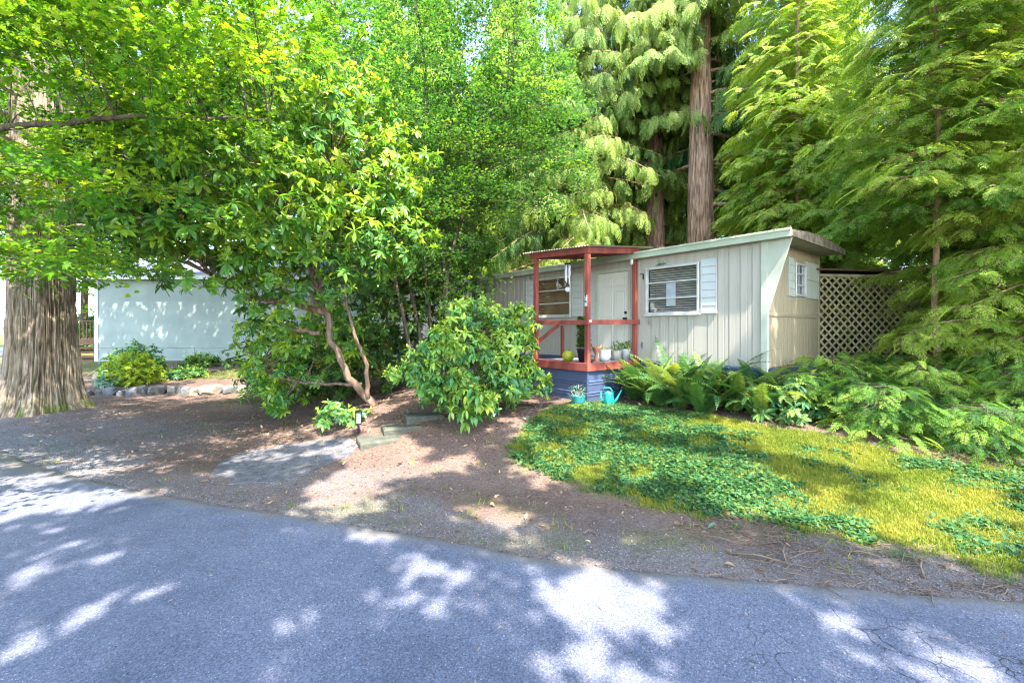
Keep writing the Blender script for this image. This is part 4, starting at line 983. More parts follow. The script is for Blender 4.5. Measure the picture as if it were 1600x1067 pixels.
# ------------------------------------------------------------------ vegetation
def unpx(u, v, Y): return np.array([(u - 800) / F * Y, Y, EYE - (v - 515) / F * Y])
def fluted_trunk(name, parent, prof, H, na, nz, mt, flute, ridge, seed, lean=(0, 0), mossy=False, fr=26, zfun=None):
    """bark with flutes at the foot and long stringy ridges"""
    ang = np.arange(na) / na * 2 * np.pi; zz = H * (np.linspace(0, 1, nz) ** 1.5)
    A, Z = np.meshgrid(ang, zz)
    Rr = np.interp(Z, prof[0], prof[1])
    ph = np.random.default_rng(seed).uniform(0, 6.28, 8)
    fl = .5 * np.sin(5 * A + ph[0] + .15 * Z) + .35 * np.sin(8 * A + ph[1] - .12 * Z) + .25 * np.sin(3 * A + ph[2]) + .18 * np.sin(13 * A + ph[3])
    Rr = Rr * (1 + flute * fl * np.exp(-Z / 2.2)) + flute * .10 * fl
    wr = A * fr + 1.6 * (vnoise(np.cos(A) * 3 + 5, Z * .8 + np.sin(A) * 3, 1.2, seed) - .5) * 3
    c1, s1 = np.cos(A), np.sin(A)
    def per(fq, zs, sd):   # periodic in angle
        a = wr / fr * fq; k = sstep(2 * np.pi - .35, 2 * np.pi, A)
        return vnoise(a, Z * zs, 1., sd) * (1 - k) + vnoise(a - 2 * np.pi * fq, Z * zs, 1., sd) * k
    g = .6 * np.abs(per(fr * 1., 1.3, seed) * 2 - 1) + .4 * np.abs(per(fr * 2.3, 3.2, seed + 1) * 2 - 1)
    Rr = Rr + ridge * (g - .4)
    X = Rr * c1 + lean[0] * Z; Yv = Rr * s1 + lean[1] * Z
    V = np.stack([X.ravel(), Yv.ravel(), (Z - .15).ravel()], 1)
    i = np.arange(na)[None] + np.arange(nz - 1)[:, None] * na; j = (np.arange(na) + 1) % na + np.arange(nz - 1)[:, None] * na
    Q = np.stack([i, j, j + na, i + na], -1).reshape(-1, 4)
    me = D.meshes.new(name); me.from_pydata(V.tolist(), [], Q.tolist()); me.materials.append(mt)
    me.polygons.foreach_set('use_smooth', [True] * len(me.polygons))
    a = me.attributes.new('groove', 'FLOAT', 'POINT'); a.data.foreach_set('value', np.clip(1.15 - g * 3.0, 0, 1).ravel().astype(np.float32))
    ms = np.zeros_like(g)
    if mossy: ms = np.clip(sstep(.55, .1, Z) * sstep(.55, .7, vnoise(c1 * 5, s1 * 5 + Z * 2, 1.5, 9) + .15 * (c1 > .3)) * .8, 0, 1) + .12 * sstep(.4, .7, vnoise(A * 9, Z * .5, 1, 10))
    a = me.attributes.new('moss', 'FLOAT', 'POINT'); a.data.foreach_set('value', ms.ravel().astype(np.float32))
    return link(name, me, parent)

TEMP = {
    'cedar': [T_frond(.46, 8, .15, 3, .6, .0135, 46, s, .3) for s in (1, 2)] + [T_frond(.40, 7, .11, 3, 1.0, .0125, 38, 3, .3)],
    'cedarbig': [T_frond(.75, 12, .24, 4, .55, .017, 48, s, .25) for s in (4, 5)],
    'hem': [T_frond(.40, 11, .095, 3, .35, .0068, 60, s, .05) for s in (11, 12)] + [T_frond(.32, 9, .08, 3, .5, .0064, 56, 13, .1)],
    'hembig': [T_frond(.62, 17, .15, 5, .35, .0062, 62, s, .05) for s in (14, 15)],
    'maple': [T_maple(s, .6, 26, .034, .35, 7) for s in (21, 22, 23)],
    'maplebig': [T_maple(s, .75, 36, .042, .45, 7) for s in (31, 32, 33)],
    'canopy': [T_maple(s, .8, 40, .085, .3, 5) for s in (41, 42)],
    'rhodo': [T_whorl(s, 9, .165, .056, 3) for s in (51, 52, 53)] + [T_whorl(54, 7, .15, .05, 0)],
    'bgmaple': [T_maple(s, .8, 22, .075, .35, 5) for s in (61, 62)],
}
BR = {}
def fill(name, kind, P, DX, UP, S, tint, lm, parent, bark='bark_thin'):
    P = np.array(P); N = len(P); DX = norm(np.array(DX)); UP = np.array(UP, float)
    # the crown is parented to the tree's Empty without offset: the Empty is turned into coordinates here
    base = np.array(parent.location) if parent is not None else np.zeros(3)
    return scatter(name, TEMP[kind], P - base, rot_from(DX, UP), S, rng.integers(0, len(TEMP[kind]), N), tint, [M[lm], M[bark]], parent)

def conifer(label, x, y, H, r0, z0, Rm, nl, kind, lm, tint=(.5, .2), droop=.35, step=.24, scl=1., hang=.35, expo=.75, bark='bark_cedar', ban=None, zb=None, fluted=None, group=None, seed=0, name='cedar_tree', upturn=.0, cat='tree', sec=True):
    r = np.random.default_rng(seed + 100); z_g = float(hgt(x, y)) if abs(y) < 60 else 0
    t = thing(name, label, cat, (x, y, z_g), group=group)
    if fluted: fluted_trunk('trunk', t, ([0, .4, 1.2, 3, H], [r0 * 1.5, r0 * 1.2, r0 * 1.05, r0, r0 * .25]), H, fluted[0], fluted[1], M[bark], .10, .03 * min(1, r0 / .5), seed, fr=14)
    else:
        m = MB(); n = 12; m.tube([(r.normal(0, .02), r.normal(0, .02), -.15 + (H + .15) * k / n) for k in range(n + 1)], [max(.01, r0 * (1.25 if k == 0 else 1) * (1 - .92 * k / n)) for k in range(n + 1)], 9)
        link('trunk', m.mesh('trunk', M[bark], True), t)
    bm = MB(); P = []; DX = []; UP = []; S = []; T = []
    for i in range(nl):
        q = (i + r.random()) / nl; z = z0 + (H - z0) * q ** .9; az = i * 2.39996 + r.normal(0, .3)
        L = Rm * (1 - (z - z0) / (H - z0 + .3)) ** expo * r.uniform(.65, 1.12) + .15
        if zb is not None and z < zb[1]: L *= zb[0]
        ca, sa = math.cos(az), math.sin(az)
        if ban and ban(z, ca, sa, L): continue
        pts = []; n = max(3, int(L / step)); bend = r.normal(0, .3); wv = r.uniform(0, 6.28)
        for k in range(n + 1):
            s = L * k / n; a2 = az + bend * (k / n) ** 2
            pts.append((s * math.cos(a2), s * math.sin(a2), z + .10 * s - droop * s * s / max(L, .5) * .9 + .07 * math.sin(wv + s * 2.3) * (s > .3)))
        bm.tube(pts, [max(.003, r0 * .16 * (1 - k / (n + .5)) * (L / Rm) + .004) for k in range(n + 1)], 4, cap=False)
        tb = r.normal(tint[0], tint[1] * .9)
        for k in range(1 if L < 1 else int(n * .12) + 1, n + 1):
            p = np.array(pts[k]); d = norm(np.array(pts[k]) - np.array(pts[k - 1])); side = np.array([-d[1], d[0], 0]); f_ = k / n
            if sec and k < n and k % 2 == 0:
                for sd in (-1, 1):   # side shoots carrying their own sprays
                    l2 = (L * (1 - f_) * .38 + .22) * r.uniform(.6, 1.2); a2 = math.atan2(d[1], d[0]) + sd * r.uniform(.7, 1.15); c2 = np.array([math.cos(a2), math.sin(a2), 0])
                    q2 = p + c2 * l2 + np.array([0, 0, -hang * .5 * l2]); bm.tube([tuple(p), tuple(p + c2 * l2 * .5 + np.array([0, 0, -hang * .12 * l2])), tuple(q2)], [.006, .004, .002], 3, cap=False)
                    m2 = max(1, int(l2 / .24))
                    for j in range(m2):
                        u2 = (j + 1) / m2; pp = p + (q2 - p) * u2
                        for s3 in (-1, 1, 0) if j == m2 - 1 else (-1, 1):
                            n2 = np.array([-c2[1], c2[0], 0]) * s3
                            P.append(pp + np.array([x, y, z_g]) + r.normal(0, .03, 3)); DX.append(c2 * .8 + n2 * r.uniform(.4, .9) + np.array([0, 0, -hang * r.uniform(.5, 1.7)])); UP.append(np.array([0, 0, 1]) + r.normal(0, .3, 3) + (c2 * .8 if hang > .5 else 0)); S.append(scl * r.uniform(.65, 1.2)); T.append(tb + r.normal(0, tint[1] * .6) + .16 * f_ + .1 * u2 - .08)
            for sd in ((-1, 1) if k < n else (0,)):
                if r.random() < .08: continue
                w = r.uniform(.5, 1.1); dx = d * (.75 + .5 * f_) + side * sd * w + np.array([0, 0, -hang * r.uniform(.4, 1.6)])
                P.append(p + np.array([x, y, z_g]) + r.normal(0, .05, 3)); DX.append(dx)
                UP.append(np.array([0, 0, 1]) + r.normal(0, .3, 3) + (d * .9 if hang > .5 else 0)); S.append(scl * r.uniform(.7, 1.25) * (1.1 - .35 * f_)); T.append(tb + r.normal(0, tint[1] * .5) + .16 * f_ - .05)
    m = link('limbs', bm.mesh('limbs', M[bark], True), t)
    fill('crown', kind, P, DX, UP, S, np.array(T), lm, t, bark)
    return t

def broad(label, name, base, stems_, clusters, kind, lm, tint=(.5, .2), per=11, scl=1., spread=.45, flat=.15, bark='bark_thin', group=None, seed=0, r0=.05, keep=None, cat='tree', limb_r=.012):
    """stems_: list of polylines (world); clusters: Nx4 (x, y, z, size)"""
    r = np.random.default_rng(seed + 300); b = np.array(base, float)
    t = thing(name, label, cat, tuple(b), group=group)
    sp = []
    tm = MB()
    for st in stems_:
        st = [np.array(p, float) for p in st]; Q = []
        for a, c in zip(st[:-1], st[1:]):
            for k in range(6): Q.append(a + (c - a) * k / 6)
        Q.append(st[-1]); Q = np.array(Q); Q[1:-1] += r.normal(0, .012, Q[1:-1].shape); n = len(Q)
        rad = [r0 * (1.15 - .95 * k / n) for k in range(n)]
        tm.tube([tuple(q - b) for q in Q], rad, 8); sp += [(q, k / n) for k, q in enumerate(Q)]
    link('trunk', tm.mesh('trunk', M[bark], True), t)
    SPt = np.array([q for q, _ in sp]); SF = np.array([f for _, f in sp])
    bm = MB(); P = []; DX = []; UP = []; S = []; T = []
    for c in clusters:
        cp = np.array(c[:3]); sz = c[3]
        dd = np.linalg.norm(SPt - cp, axis=1) + 2.2 * np.maximum(0, SPt[:, 2] - cp[2] + .2); k = int(np.argmin(dd)); a = SPt[k]
        mid = (a + cp) / 2 + np.array([0, 0, .12 * np.linalg.norm(cp - a)]) + r.normal(0, .06, 3)
        bm.tube([tuple(a - b), tuple((a + mid) / 2 - b + np.array([0, 0, .03])), tuple(mid - b), tuple(cp - b)], [limb_r * 1.4, limb_r * 1.1, limb_r * .8, limb_r * .35], 4, cap=False)
        tb = r.normal(tint[0], tint[1] * .7)
        out = norm((cp - a) * np.array([1, 1, .3]))
        for j in range(per):
            az = r.uniform(0, 6.28); rr = sz * math.sqrt(r.random()) * spread
            off = np.array([math.cos(az) * rr, math.sin(az) * rr, r.normal(0, flat * sz)])
            p = cp + off
            if keep is not None and not keep(p): continue
            dx = np.array([math.cos(az), math.sin(az), r.normal(-.12, .18)]) + out * .5
            P.append(p); DX.append(dx); UP.append(np.array([0, 0, 1]) + r.normal(0, .28, 3)); S.append(scl * r.uniform(.7, 1.2)); T.append(tb + r.normal(0, tint[1] * .5))
    link('branches', bm.mesh('branches', M[bark], True), t)
    fill('crown', kind, P, DX, UP, S, np.array(T), lm, t, bark)
    return t

# ---- big cedar at the left
CX, CYv = -10.22, 9.6
big = thing('big_cedar', 'huge old cedar with fluted stringy bark standing by the driveway', 'tree', (CX, CYv, float(hgt(CX, CYv)) - .02))
fluted_trunk('trunk', big, ([0, .12, .35, .8, 1.6, 3, 14], [.90, .80, .68, .59, .53, .50, .36]), 14, 460, 210, M['bark_cedar'], .13, .07, 4, mossy=True, fr=24)
bm = MB(); P = []; DX = []; UP = []; S = []; T = []
r = np.random.default_rng(5)
for i in range(85):
    z = 3.9 + 10 * (i / 85) ** 1.0; az = i * 2.4 + r.normal(0, .3); L = r.uniform(1.4, 4.0); ca, sa = math.cos(az), math.sin(az)
    if z < 5.2: L = min(L, 1.9)
    pts = [((.5 + s * L) * ca, (.5 + s * L) * sa, z + .25 * s * L - .55 * (s * L) ** 2 / L) for s in np.linspace(0, 1, 9)]
    bm.tube(pts, [.05 * (1 - k / 9.5) + .006 for k in range(9)], 5, cap=False)
    for k in range(2, 9):
        for sd in (-1, 1):
            d = norm(np.array(pts[k]) - np.array(pts[k - 1])); side = np.array([-d[1], d[0], 0])
            P.append(np.array(pts[k]) + np.array(big.location) + r.normal(0, .1, 3)); DX.append(d + side * sd * r.uniform(.3, 1) + np.array([0, 0, -r.uniform(.3, 1.1)])); UP.append(np.array([0, 0, 1]) + d + r.normal(0, .3, 3)); S.append(r.uniform(.7, 1.3)); T.append(r.normal(.3, .15))
link('limbs', bm.mesh('limbs', M['bark_cedar'], True), big)
fill('crown', 'cedar', P, DX, UP, S, np.array(T), 'lf_cedar', big)

# ---- two red cedars behind the house, third one further left
front = lambda zt, a=-.72: (lambda z, ca, sa, L: z < zt and (sa < a or (ca < -.4 and z < zt - 2)))
conifer('tall red cedar with bare sunlit trunk rising behind the trailer roof', 6.75, 15.8, 21, .50, 5.6, 5.2, 150, 'cedar', 'lf_cedar', (.55, .28), .45, .26, 1.1, .75, bark='bark_red', ban=front(12.5), fluted=(150, 90), seed=1)
conifer('slimmer cedar half hidden behind the left of the red cedar trunk', 5.9, 18.2, 22, .40, 5.0, 4.8, 120, 'cedar', 'lf_cedar', (.48, .28), .45, .28, 1.15, .8, bark='bark_red', ban=front(9, -.35), fluted=(110, 70), seed=2)
conifer('drooping cedar behind the porch roof with pale hanging boughs', 2.9, 17.5, 20, .32, 3.6, 3.9, 140, 'cedar', 'lf_cedar', (.58, .28), .5, .26, 1.15, .95, bark='bark_red', seed=3)
# ---- hemlocks at the right
hm = dict(kind='hem', lm='lf_hem', bark='bark_red', name='hemlock_tree', upturn=.0)
conifer('slim young hemlock with thin brown trunk standing before the lattice', 7.7, 8.0, 12.5, .06, 2.3, 2.1, 180, ban=lambda z, ca, sa, L: z < 3.5 and (ca < -.1 or sa < -.6) and L > .5, tint=(.56, .2), droop=.30, step=.2, scl=1.0, hang=.2, seed=11, **hm)
conifer('feathery hemlock at the right edge reaching down to the lawn', 8.9, 7.3, 12, .09, .35, 2.0, 210, tint=(.58, .2), droop=.28, step=.2, scl=1.0, hang=.2, seed=12, **hm)
conifer('dense hemlock rising behind the two slim ones at the right', 10.1, 9.8, 14, .12, .5, 2.4, 190, tint=(.50, .2), droop=.3, step=.22, scl=1.2, hang=.2, seed=13, **hm)
conifer('bright hemlock rising behind the end wall of the trailer', 7.9, 12.2, 14.5, .11, 1.5, 2.3, 190, tint=(.62, .2), droop=.3, step=.22, scl=1.2, hang=.2, seed=14, **hm)
conifer('hemlock filling the gap between red cedar and end wall hemlock', 9.6, 14.5, 17, .13, 1.5, 2.9, 190, tint=(.55, .2), droop=.3, step=.26, scl=1.4, hang=.2, seed=15, **hm)
conifer('hemlock at far right beyond the others', 13.6, 11.0, 15, .13, .5, 2.8, 190, tint=(.5, .2), droop=.3, step=.27, scl=1.35, hang=.2, seed=16, **hm)
# low boughs and seedlings under them
for k, (x, y, H, rm, lab) in enumerate((
        (4.75, 7.35, .75, .6, 'low hemlock seedling between ferns and blue skirting corner'),
        (5.55, 7.6, .95, .75, 'low hemlock bough clump under the blue skirting board'),
        (5.3, 6.35, .7, .65, 'bright hemlock seedling at the lawn edge before the lattice'),
        (6.35, 6.9, .85, .8, 'spreading hemlock seedling below the right half of the lattice'),
        (6.1, 5.75, .55, .6, 'small flat hemlock seedling nearest the lawn'),
        (7.3, 6.1, .95, .9, 'bushy hemlock seedling under the feathery hemlock'),
        (7.0, 8.6, 1.0, .8, 'dark hemlock seedling against the foot of the lattice'),
        (8.5, 7.7, 3.0, .95, 'bushy young hemlock between the lattice and the feathery hemlock'),
        (7.7, 6.9, 1.1, .8, 'knee high hemlock seedling in front of the thin hemlock trunk'),
        (8.0, 5.2, .8, .8, 'hemlock seedling at the extreme right of the lawn edge'))):
    conifer(lab, x, y, H, .02, .05, rm * .74, 34, 'hem', 'lf_hem', (.22 + .1 * (k % 2), .2), .25, .09, .58, .1, seed=40 + k, name='hemlock_seedling', bark='bark_thin', cat='sapling', group='seedlings under the hemlocks')

# ---- vine maple in the middle
r = np.random.default_rng(77)
base = np.array([-2.2, 11.6, float(hgt(-2.2, 11.6))])
def cpx(u, v, Y): return tuple(unpx(u, v, Y))
st = [[base, cpx(640, 430, 11.6), cpx(625, 300, 11.5), cpx(575, 150, 11.3), cpx(520, 10, 11)],
      [base + (.2, .1, 0), cpx(662, 400, 11.8), cpx(668, 250, 12), cpx(665, 110, 12), cpx(640, -60, 12)],
      [base + (.4, -.1, 0), cpx(700, 420, 11.4), cpx(735, 280, 11.2), cpx(790, 140, 11.2), cpx(820, 0, 11.4)],
      [base + (-.3, 0, 0), cpx(615, 420, 11.2), cpx(560, 330, 10.6), cpx(500, 230, 10.4)],
      [base + (.5, .2, 0), cpx(690, 300, 12.2), cpx(710, 150, 12.6), cpx(740, 0, 12.6)]]
cl = []
while len(cl) < 300:
    u = r.uniform(455, 880); v = r.uniform(-60, 450); Y = r.uniform(9.8, 13.2)
    e = ((u - 665) / 225) ** 2 + ((v - 180) / 290) ** 2
    if e > 1 and not (u < 760 and v < 0): continue
    if v > 330 and u > 790: continue
    if v > 385 and r.random() < .6: continue
    if v < 150 and r.random() < .18: continue
    cl.append((*unpx(u, v, Y), r.uniform(.7, 1.2)))
broad('vine maple with many slim stems and small green leaves rising between rhododendron and porch', 'vine_maple', base, st, cl, 'maple', 'lf_maple', (.45, .28), 13, 1.05, .55, .14, r0=.05, seed=1)
# ---- maple hanging in from the upper left
r = np.random.default_rng(78)
base = np.array([-9.3, 4.6, 0.]); base[2] = float(hgt(base[0], base[1]))
st = [[base, (-9.0, 4.8, 2.2), (-8.0, 5.0, 3.5), (-6.2, 5.2, 4.2), (-4.6, 5.5, 4.5), (-3.2, 5.8, 4.6)],
      [base + (.1, .3, 0), (-9.2, 5.6, 2.4), (-8.2, 6.4, 3.0), (-7.0, 7.0, 3.2), (-5.9, 7.4, 3.15)],
      [base + (0, .1, .2), (-9.2, 4.6, 3), (-8.2, 4.6, 5), (-6.5, 4.9, 6.0), (-4.5, 5.3, 6.6)]]
cl = []
while len(cl) < 125:
    u = r.uniform(-330, 440); Y = r.uniform(4.2, 7.2); v = r.uniform(-170, 455)
    lim = 450 - .15 * max(u, 0) if u < 140 else 330 - .8 * (u - 140)
    if v > lim: continue
    if u > 330 and v > 90: continue
    if -20 < u < 135 and 90 < v < 360 and r.random() < .8: continue
    cl.append((*unpx(u, v, Y), r.uniform(.6, 1.0)))
broad('bright green maple reaching in from the left over the driveway', 'spreading_maple', base, st, cl, 'maplebig', 'lf_maple2', (.42, .26), 12, 1.0, .6, .09, limb_r=.007, r0=.07, seed=2)

# ---- rhododendrons
def leaf_parts(t, whorls, lm, L, Wd):
    base = np.array(t.location); ms = []
    for q in range(4):
        v, f = leaf_mesh_data(L * (1 + .08 * q), Wd, .1 + .12 * q, .15 + .1 * q, 4); ms.append(MB().add(v, f).mesh('leaf', M[lm], True))
    r = np.random.default_rng(3); n = 0
    for (p, ax, s, ti) in whorls:
        q0 = Vector((0, 0, 1)).rotation_difference(Vector(ax))
        for k in range(9):
            az = k * 2.4 + r.normal(0, .15); el = R(r.normal(-10, 16)); d = q0 @ Vector((math.cos(az) * math.cos(el), math.sin(az) * math.cos(el), math.sin(el)))
            o = link('leaf', ms[k % 4], t); o.location = tuple(np.array(p) - base); o.rotation_mode = 'QUATERNION'
            o.rotation_quaternion = d.to_track_quat('X', 'Z'); o.scale = (s, s, s); o['tint'] = float(ti + r.normal(0, .1)); n += 1
            if n >= 297: return
def rhodo(label, base, stems_, blobs, dens, lm, tint, scl, seed, group=None, rr=.06, name='rhododendron', parts=True, keep=None, inner=.25, kind='rhodo'):
    r = np.random.default_rng(seed); b = np.array(base, float); t = thing(name, label, 'shrub', tuple(b), group=group)
    tm = MB(); SPt = []
    for st_ in stems_:
        st_ = [np.array(p, float) for p in st_[:-1]], st_[-1]; rad0 = st_[1]; st_ = st_[0]; Q = []
        for a, c in zip(st_[:-1], st_[1:]):
            for k in range(5): Q.append(a + (c - a) * k / 5)
        Q.append(st_[-1]); Q = np.array(Q); Q[1:-1] += r.normal(0, .018, Q[1:-1].shape); n = len(Q)
        tm.tube([tuple(q - b) for q in Q], [rad0 * (1.15 - .85 * k / n) for k in range(n)], 9); SPt += list(Q)
    link('trunk', tm.mesh('trunk', M['bark_rhodo'], True), t)
    SPt = np.array(SPt); P = []; AX = []; TI = []; bm = MB()
    for bi, (c, R0) in enumerate(blobs):
        c = np.array(c); n = int(dens * R0 * R0)
        tb = r.normal(0, .07)
        for k in range(n):
            d = norm(r.normal(0, 1, 3)); q = r.uniform(.82, 1.08) if r.random() > inner else r.uniform(.35, .85)
            lump = 1 + .22 * (mnoise.noise(Vector(d * 2.3) + Vector((bi * 3.1, 0, 0)))) * 1.6
            p = c + d * R0 * q * lump * np.array([1, 1, .9])
            if p[2] < float(hgt(p[0], p[1])) + .15 or (keep is not None and not keep(p)): continue
            if any(np.linalg.norm((p - c2) / R2) < .6 for j, (c2, R2) in enumerate(blobs) if j != bi): continue
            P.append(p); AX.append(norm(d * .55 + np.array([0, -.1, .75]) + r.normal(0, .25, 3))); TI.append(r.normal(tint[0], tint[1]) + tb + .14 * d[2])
        for k in range(max(4, n // 16)):
            d = norm(r.normal(0, 1, 3)); tip = c + d * R0 * .85
            if keep is not None and not keep(tip): continue
            a = SPt[int(np.argmin(np.linalg.norm(SPt - tip, axis=1) + .8 * np.maximum(0, SPt[:, 2] - tip[2] + .3)))]
            m1 = a + (c - a) * .45 + r.normal(0, .08, 3); bm.tube([tuple(a - b), tuple(m1 - b), tuple((m1 + tip) / 2 + r.normal(0, .05, 3) - b), tuple(tip - b)], [rr * .42, rr * .3, rr * .18, .004], 5, cap=False)
    link('branches', bm.mesh('branches', M['bark_rhodo'], True), t)
    P = np.array(P); AX = np.array(AX); TI = np.array(TI)
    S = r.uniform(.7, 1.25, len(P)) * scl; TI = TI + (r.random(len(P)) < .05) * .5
    # the whorls that show largest get their leaves as parts
    u, v = px(P[:, 0], P[:, 1], P[:, 2]); dist = np.linalg.norm(P - np.array([0, 0, EYE]), axis=1)
    pick = np.zeros(len(P), bool)
    if parts: pick[np.argsort(dist + 50 * ((u < 0) | (u > 1600) | (v < 0)))[:33]] = True
    rest = ~pick
    # template whorls stand on local Z: make X any direction across the axis
    X = norm(np.cross(AX, norm(r.normal(0, 1, AX.shape))))
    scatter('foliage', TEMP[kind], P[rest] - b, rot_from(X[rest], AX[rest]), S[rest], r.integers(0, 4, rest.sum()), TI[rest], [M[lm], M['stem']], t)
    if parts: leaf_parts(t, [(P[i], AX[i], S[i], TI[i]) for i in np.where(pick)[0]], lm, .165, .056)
    return t
B = lambda u, v, Y, r_: (unpx(u, v, Y), r_)
bz = np.array([-2.58, 8.35, float(hgt(-2.58, 8.35)) - .03])
st = [[bz, unpx(545, 590, 8.3), unpx(515, 520, 8.2), unpx(500, 455, 8.1), unpx(450, 330, 8.0), unpx(400, 200, 7.8), .066],
      [unpx(575, 622, 8.3), unpx(572, 570, 8.35), unpx(550, 510, 8.4), unpx(530, 430, 8.5), unpx(520, 250, 8.5), .04],
      [unpx(510, 490, 8.2), unpx(455, 470, 7.9), unpx(400, 470, 7.7), unpx(330, 430, 7.3), unpx(260, 330, 7.0), .055],
      [unpx(500, 520, 8.3), unpx(450, 515, 8.4), unpx(400, 480, 8.5), .04],
      [unpx(565, 600, 8.4), unpx(500, 600, 8.7), unpx(440, 590, 8.8), unpx(400, 575, 8.9), .03]]
bl = [B(335, 215, 7.4, 1.25), B(445, 150, 7.9, 1.15), B(260, 310, 6.9, .95), B(400, 320, 7.4, 1.3), B(520, 250, 8.3, 1.25), B(565, 380, 8.6, 1.0), B(320, 415, 6.9, .62), B(215, 240, 6.6, .75),
      B(410, 450, 8.0, .85), B(420, 555, 9.3, .9), B(500, 540, 9.6, 1.0), B(590, 300, 8.9, .9), B(170, 330, 6.6, .45), B(470, 420, 7.6, .8), B(395, 100, 7.8, .7), B(235, 395, 6.4, .42), B(170, 265, 6.3, .6), B(610, 250, 8.9, .9), B(620, 370, 8.9, .7), B(330, 300, 6.6, .8), B(480, 330, 7.2, .9), B(200, 330, 6.0, .5), B(290, 240, 6.3, .7), B(150, 250, 6.3, .45), B(380, 250, 6.9, .8), B(290, 130, 7.2, .7), B(445, 610, 8.9, .45), B(540, 160, 8.6, .8)]
def keep_r(p):
    u, v = px(p[0], p[1], p[2])
    if v > 455 - .05 * abs(u - 260) and u < 368: return False
    if v > 470 and 470 < u < 640 and p[1] < 8.4: return False
    return v < 650 and not (v > 570 and u > 540)
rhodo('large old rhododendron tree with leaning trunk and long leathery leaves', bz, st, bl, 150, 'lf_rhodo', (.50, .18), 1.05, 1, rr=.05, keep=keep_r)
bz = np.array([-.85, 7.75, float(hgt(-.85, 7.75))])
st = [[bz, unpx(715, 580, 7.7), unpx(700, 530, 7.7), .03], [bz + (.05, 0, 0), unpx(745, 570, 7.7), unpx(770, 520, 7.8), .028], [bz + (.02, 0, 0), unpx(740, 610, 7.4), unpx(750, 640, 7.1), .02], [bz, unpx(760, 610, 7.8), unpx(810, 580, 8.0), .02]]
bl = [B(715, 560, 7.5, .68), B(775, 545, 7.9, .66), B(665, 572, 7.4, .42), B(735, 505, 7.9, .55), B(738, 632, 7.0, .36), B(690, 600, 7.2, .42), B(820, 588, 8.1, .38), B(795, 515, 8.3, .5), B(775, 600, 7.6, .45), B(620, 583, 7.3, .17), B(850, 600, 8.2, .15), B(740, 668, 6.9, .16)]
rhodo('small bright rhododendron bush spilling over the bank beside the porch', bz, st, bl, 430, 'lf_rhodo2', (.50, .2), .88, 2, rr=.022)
# dark shrubs behind
for k, (u, v, Y, rad, lab) in enumerate(((455, 545, 11.2, 1.25, 'dark shrub mass behind the leaning rhododendron trunk at its left'), (560, 540, 11.8, 1.35, 'dark shrub behind the rhododendron trunk in deep shade'), (650, 480, 12.3, 1.2, 'dark evergreen shrub in front of the left end of the trailer'), (690, 410, 13.0, 1.15, 'tall dark evergreen shrub under the vine maple beside the trailer wall'), (605, 430, 12.0, 1.1, 'dark shrub between vine maple stems and rhododendron'))):
    c = unpx(u, v, Y); bz = np.array([c[0], c[1], float(hgt(c[0], c[1]))])
    bl = [(c, rad), (c + np.array([.5, .2, -.5]), rad * .8), (c + np.array([-.6, .1, -.4]), rad * .8)]
    rhodo(lab, bz, [[bz, (bz + c) / 2, c, .04]], bl, 75, 'lf_dark', (.40, .2), 1.25, 10 + k, rr=.03, parts=False, name='evergreen_shrub', group='dark shrubs behind the rhododendron', inner=.4)

# ---- ferns
def frond_mesh(L, rise, fall, w, n, seed, mt):
    r = np.random.default_rng(seed); m = MB()
    a0 = R(62); P = []; ang = a0; p = np.array([0., 0.]);
    for k in range(n + 1):
        P.append(p.copy()); p = p + L / n * np.array([math.cos(ang), math.sin(ang)]); ang -= (a0 + R(fall)) / n * (.5 + 1.0 * k / n)
    V = []; Fc = []; sh = []
    for k in range(2, n):
        u = k / n; x, z = P[k]; d = P[k] - P[k - 1]; d = d / np.linalg.norm(d); ln = w * (math.sin(math.pi * min(1, u * .93 + .12)) ** .7) * r.uniform(.85, 1.1)
        for s in (-1, 1):
            o = len(V); t = .30 * L / n; lift = r.uniform(-.15, .1) * ln
            V += [(x - d[0] * t, s * .002, z - d[1] * t), (x + d[0] * t, s * .002, z + d[1] * t), (x + d[0] * (t + ln * .28), s * ln * .55, z + d[1] * (t + ln * .28) + lift * .3), (x + d[0] * ln * .38, s * ln, z + d[1] * ln * .38 + lift - .1 * ln), (x + d[0] * (-t + ln * .12), s * ln * .5, z + d[1] * (-t + ln * .12) + lift * .3)]
            Fc += [(o, o + 1, o + 2, o + 4), (o + 4, o + 2, o + 3)] if s > 0 else [(o + 4, o + 2, o + 1, o), (o + 3, o + 2, o + 4)]
    m.add(V, Fc)
    m.tube([(q[0], 0, q[1] - .002) for q in P], [.004 * (1 - k / (n + 2)) for k in range(n + 1)], 3)
    return m.mesh('frond', mt)
FM = [frond_mesh(L, 0, fall, .095, 30, i, M['lf_fern']) for i, (L, fall) in enumerate(((1.15, 10), (1.2, 35), (1.0, 50), (1.1, -15), (.9, 30), (1.25, 60)))]
FPOS = [(-2.22, -.75, .9, 'first'), (-2.12, -.25, 1.05, 'second'), (-1.78, -.85, .95, 'third'), (-1.62, -.35, 1.1, 'fourth'), (-1.40, -.95, .9, 'fifth'), (-1.15, -.40, 1.1, 'sixth'), (-1.02, -.98, 1.0, 'seventh'),
        (-.72, -.42, 1.1, 'eighth'), (-.62, -1.0, .9, 'ninth'), (-.30, -.60, 1.05, 'tenth'), (-.1, -.2, 1.0, 'eleventh'), (.22, -.72, .85, 'twelfth'), (.5, -.25, .9, 'thirteenth')]
r = np.random.default_rng(8)
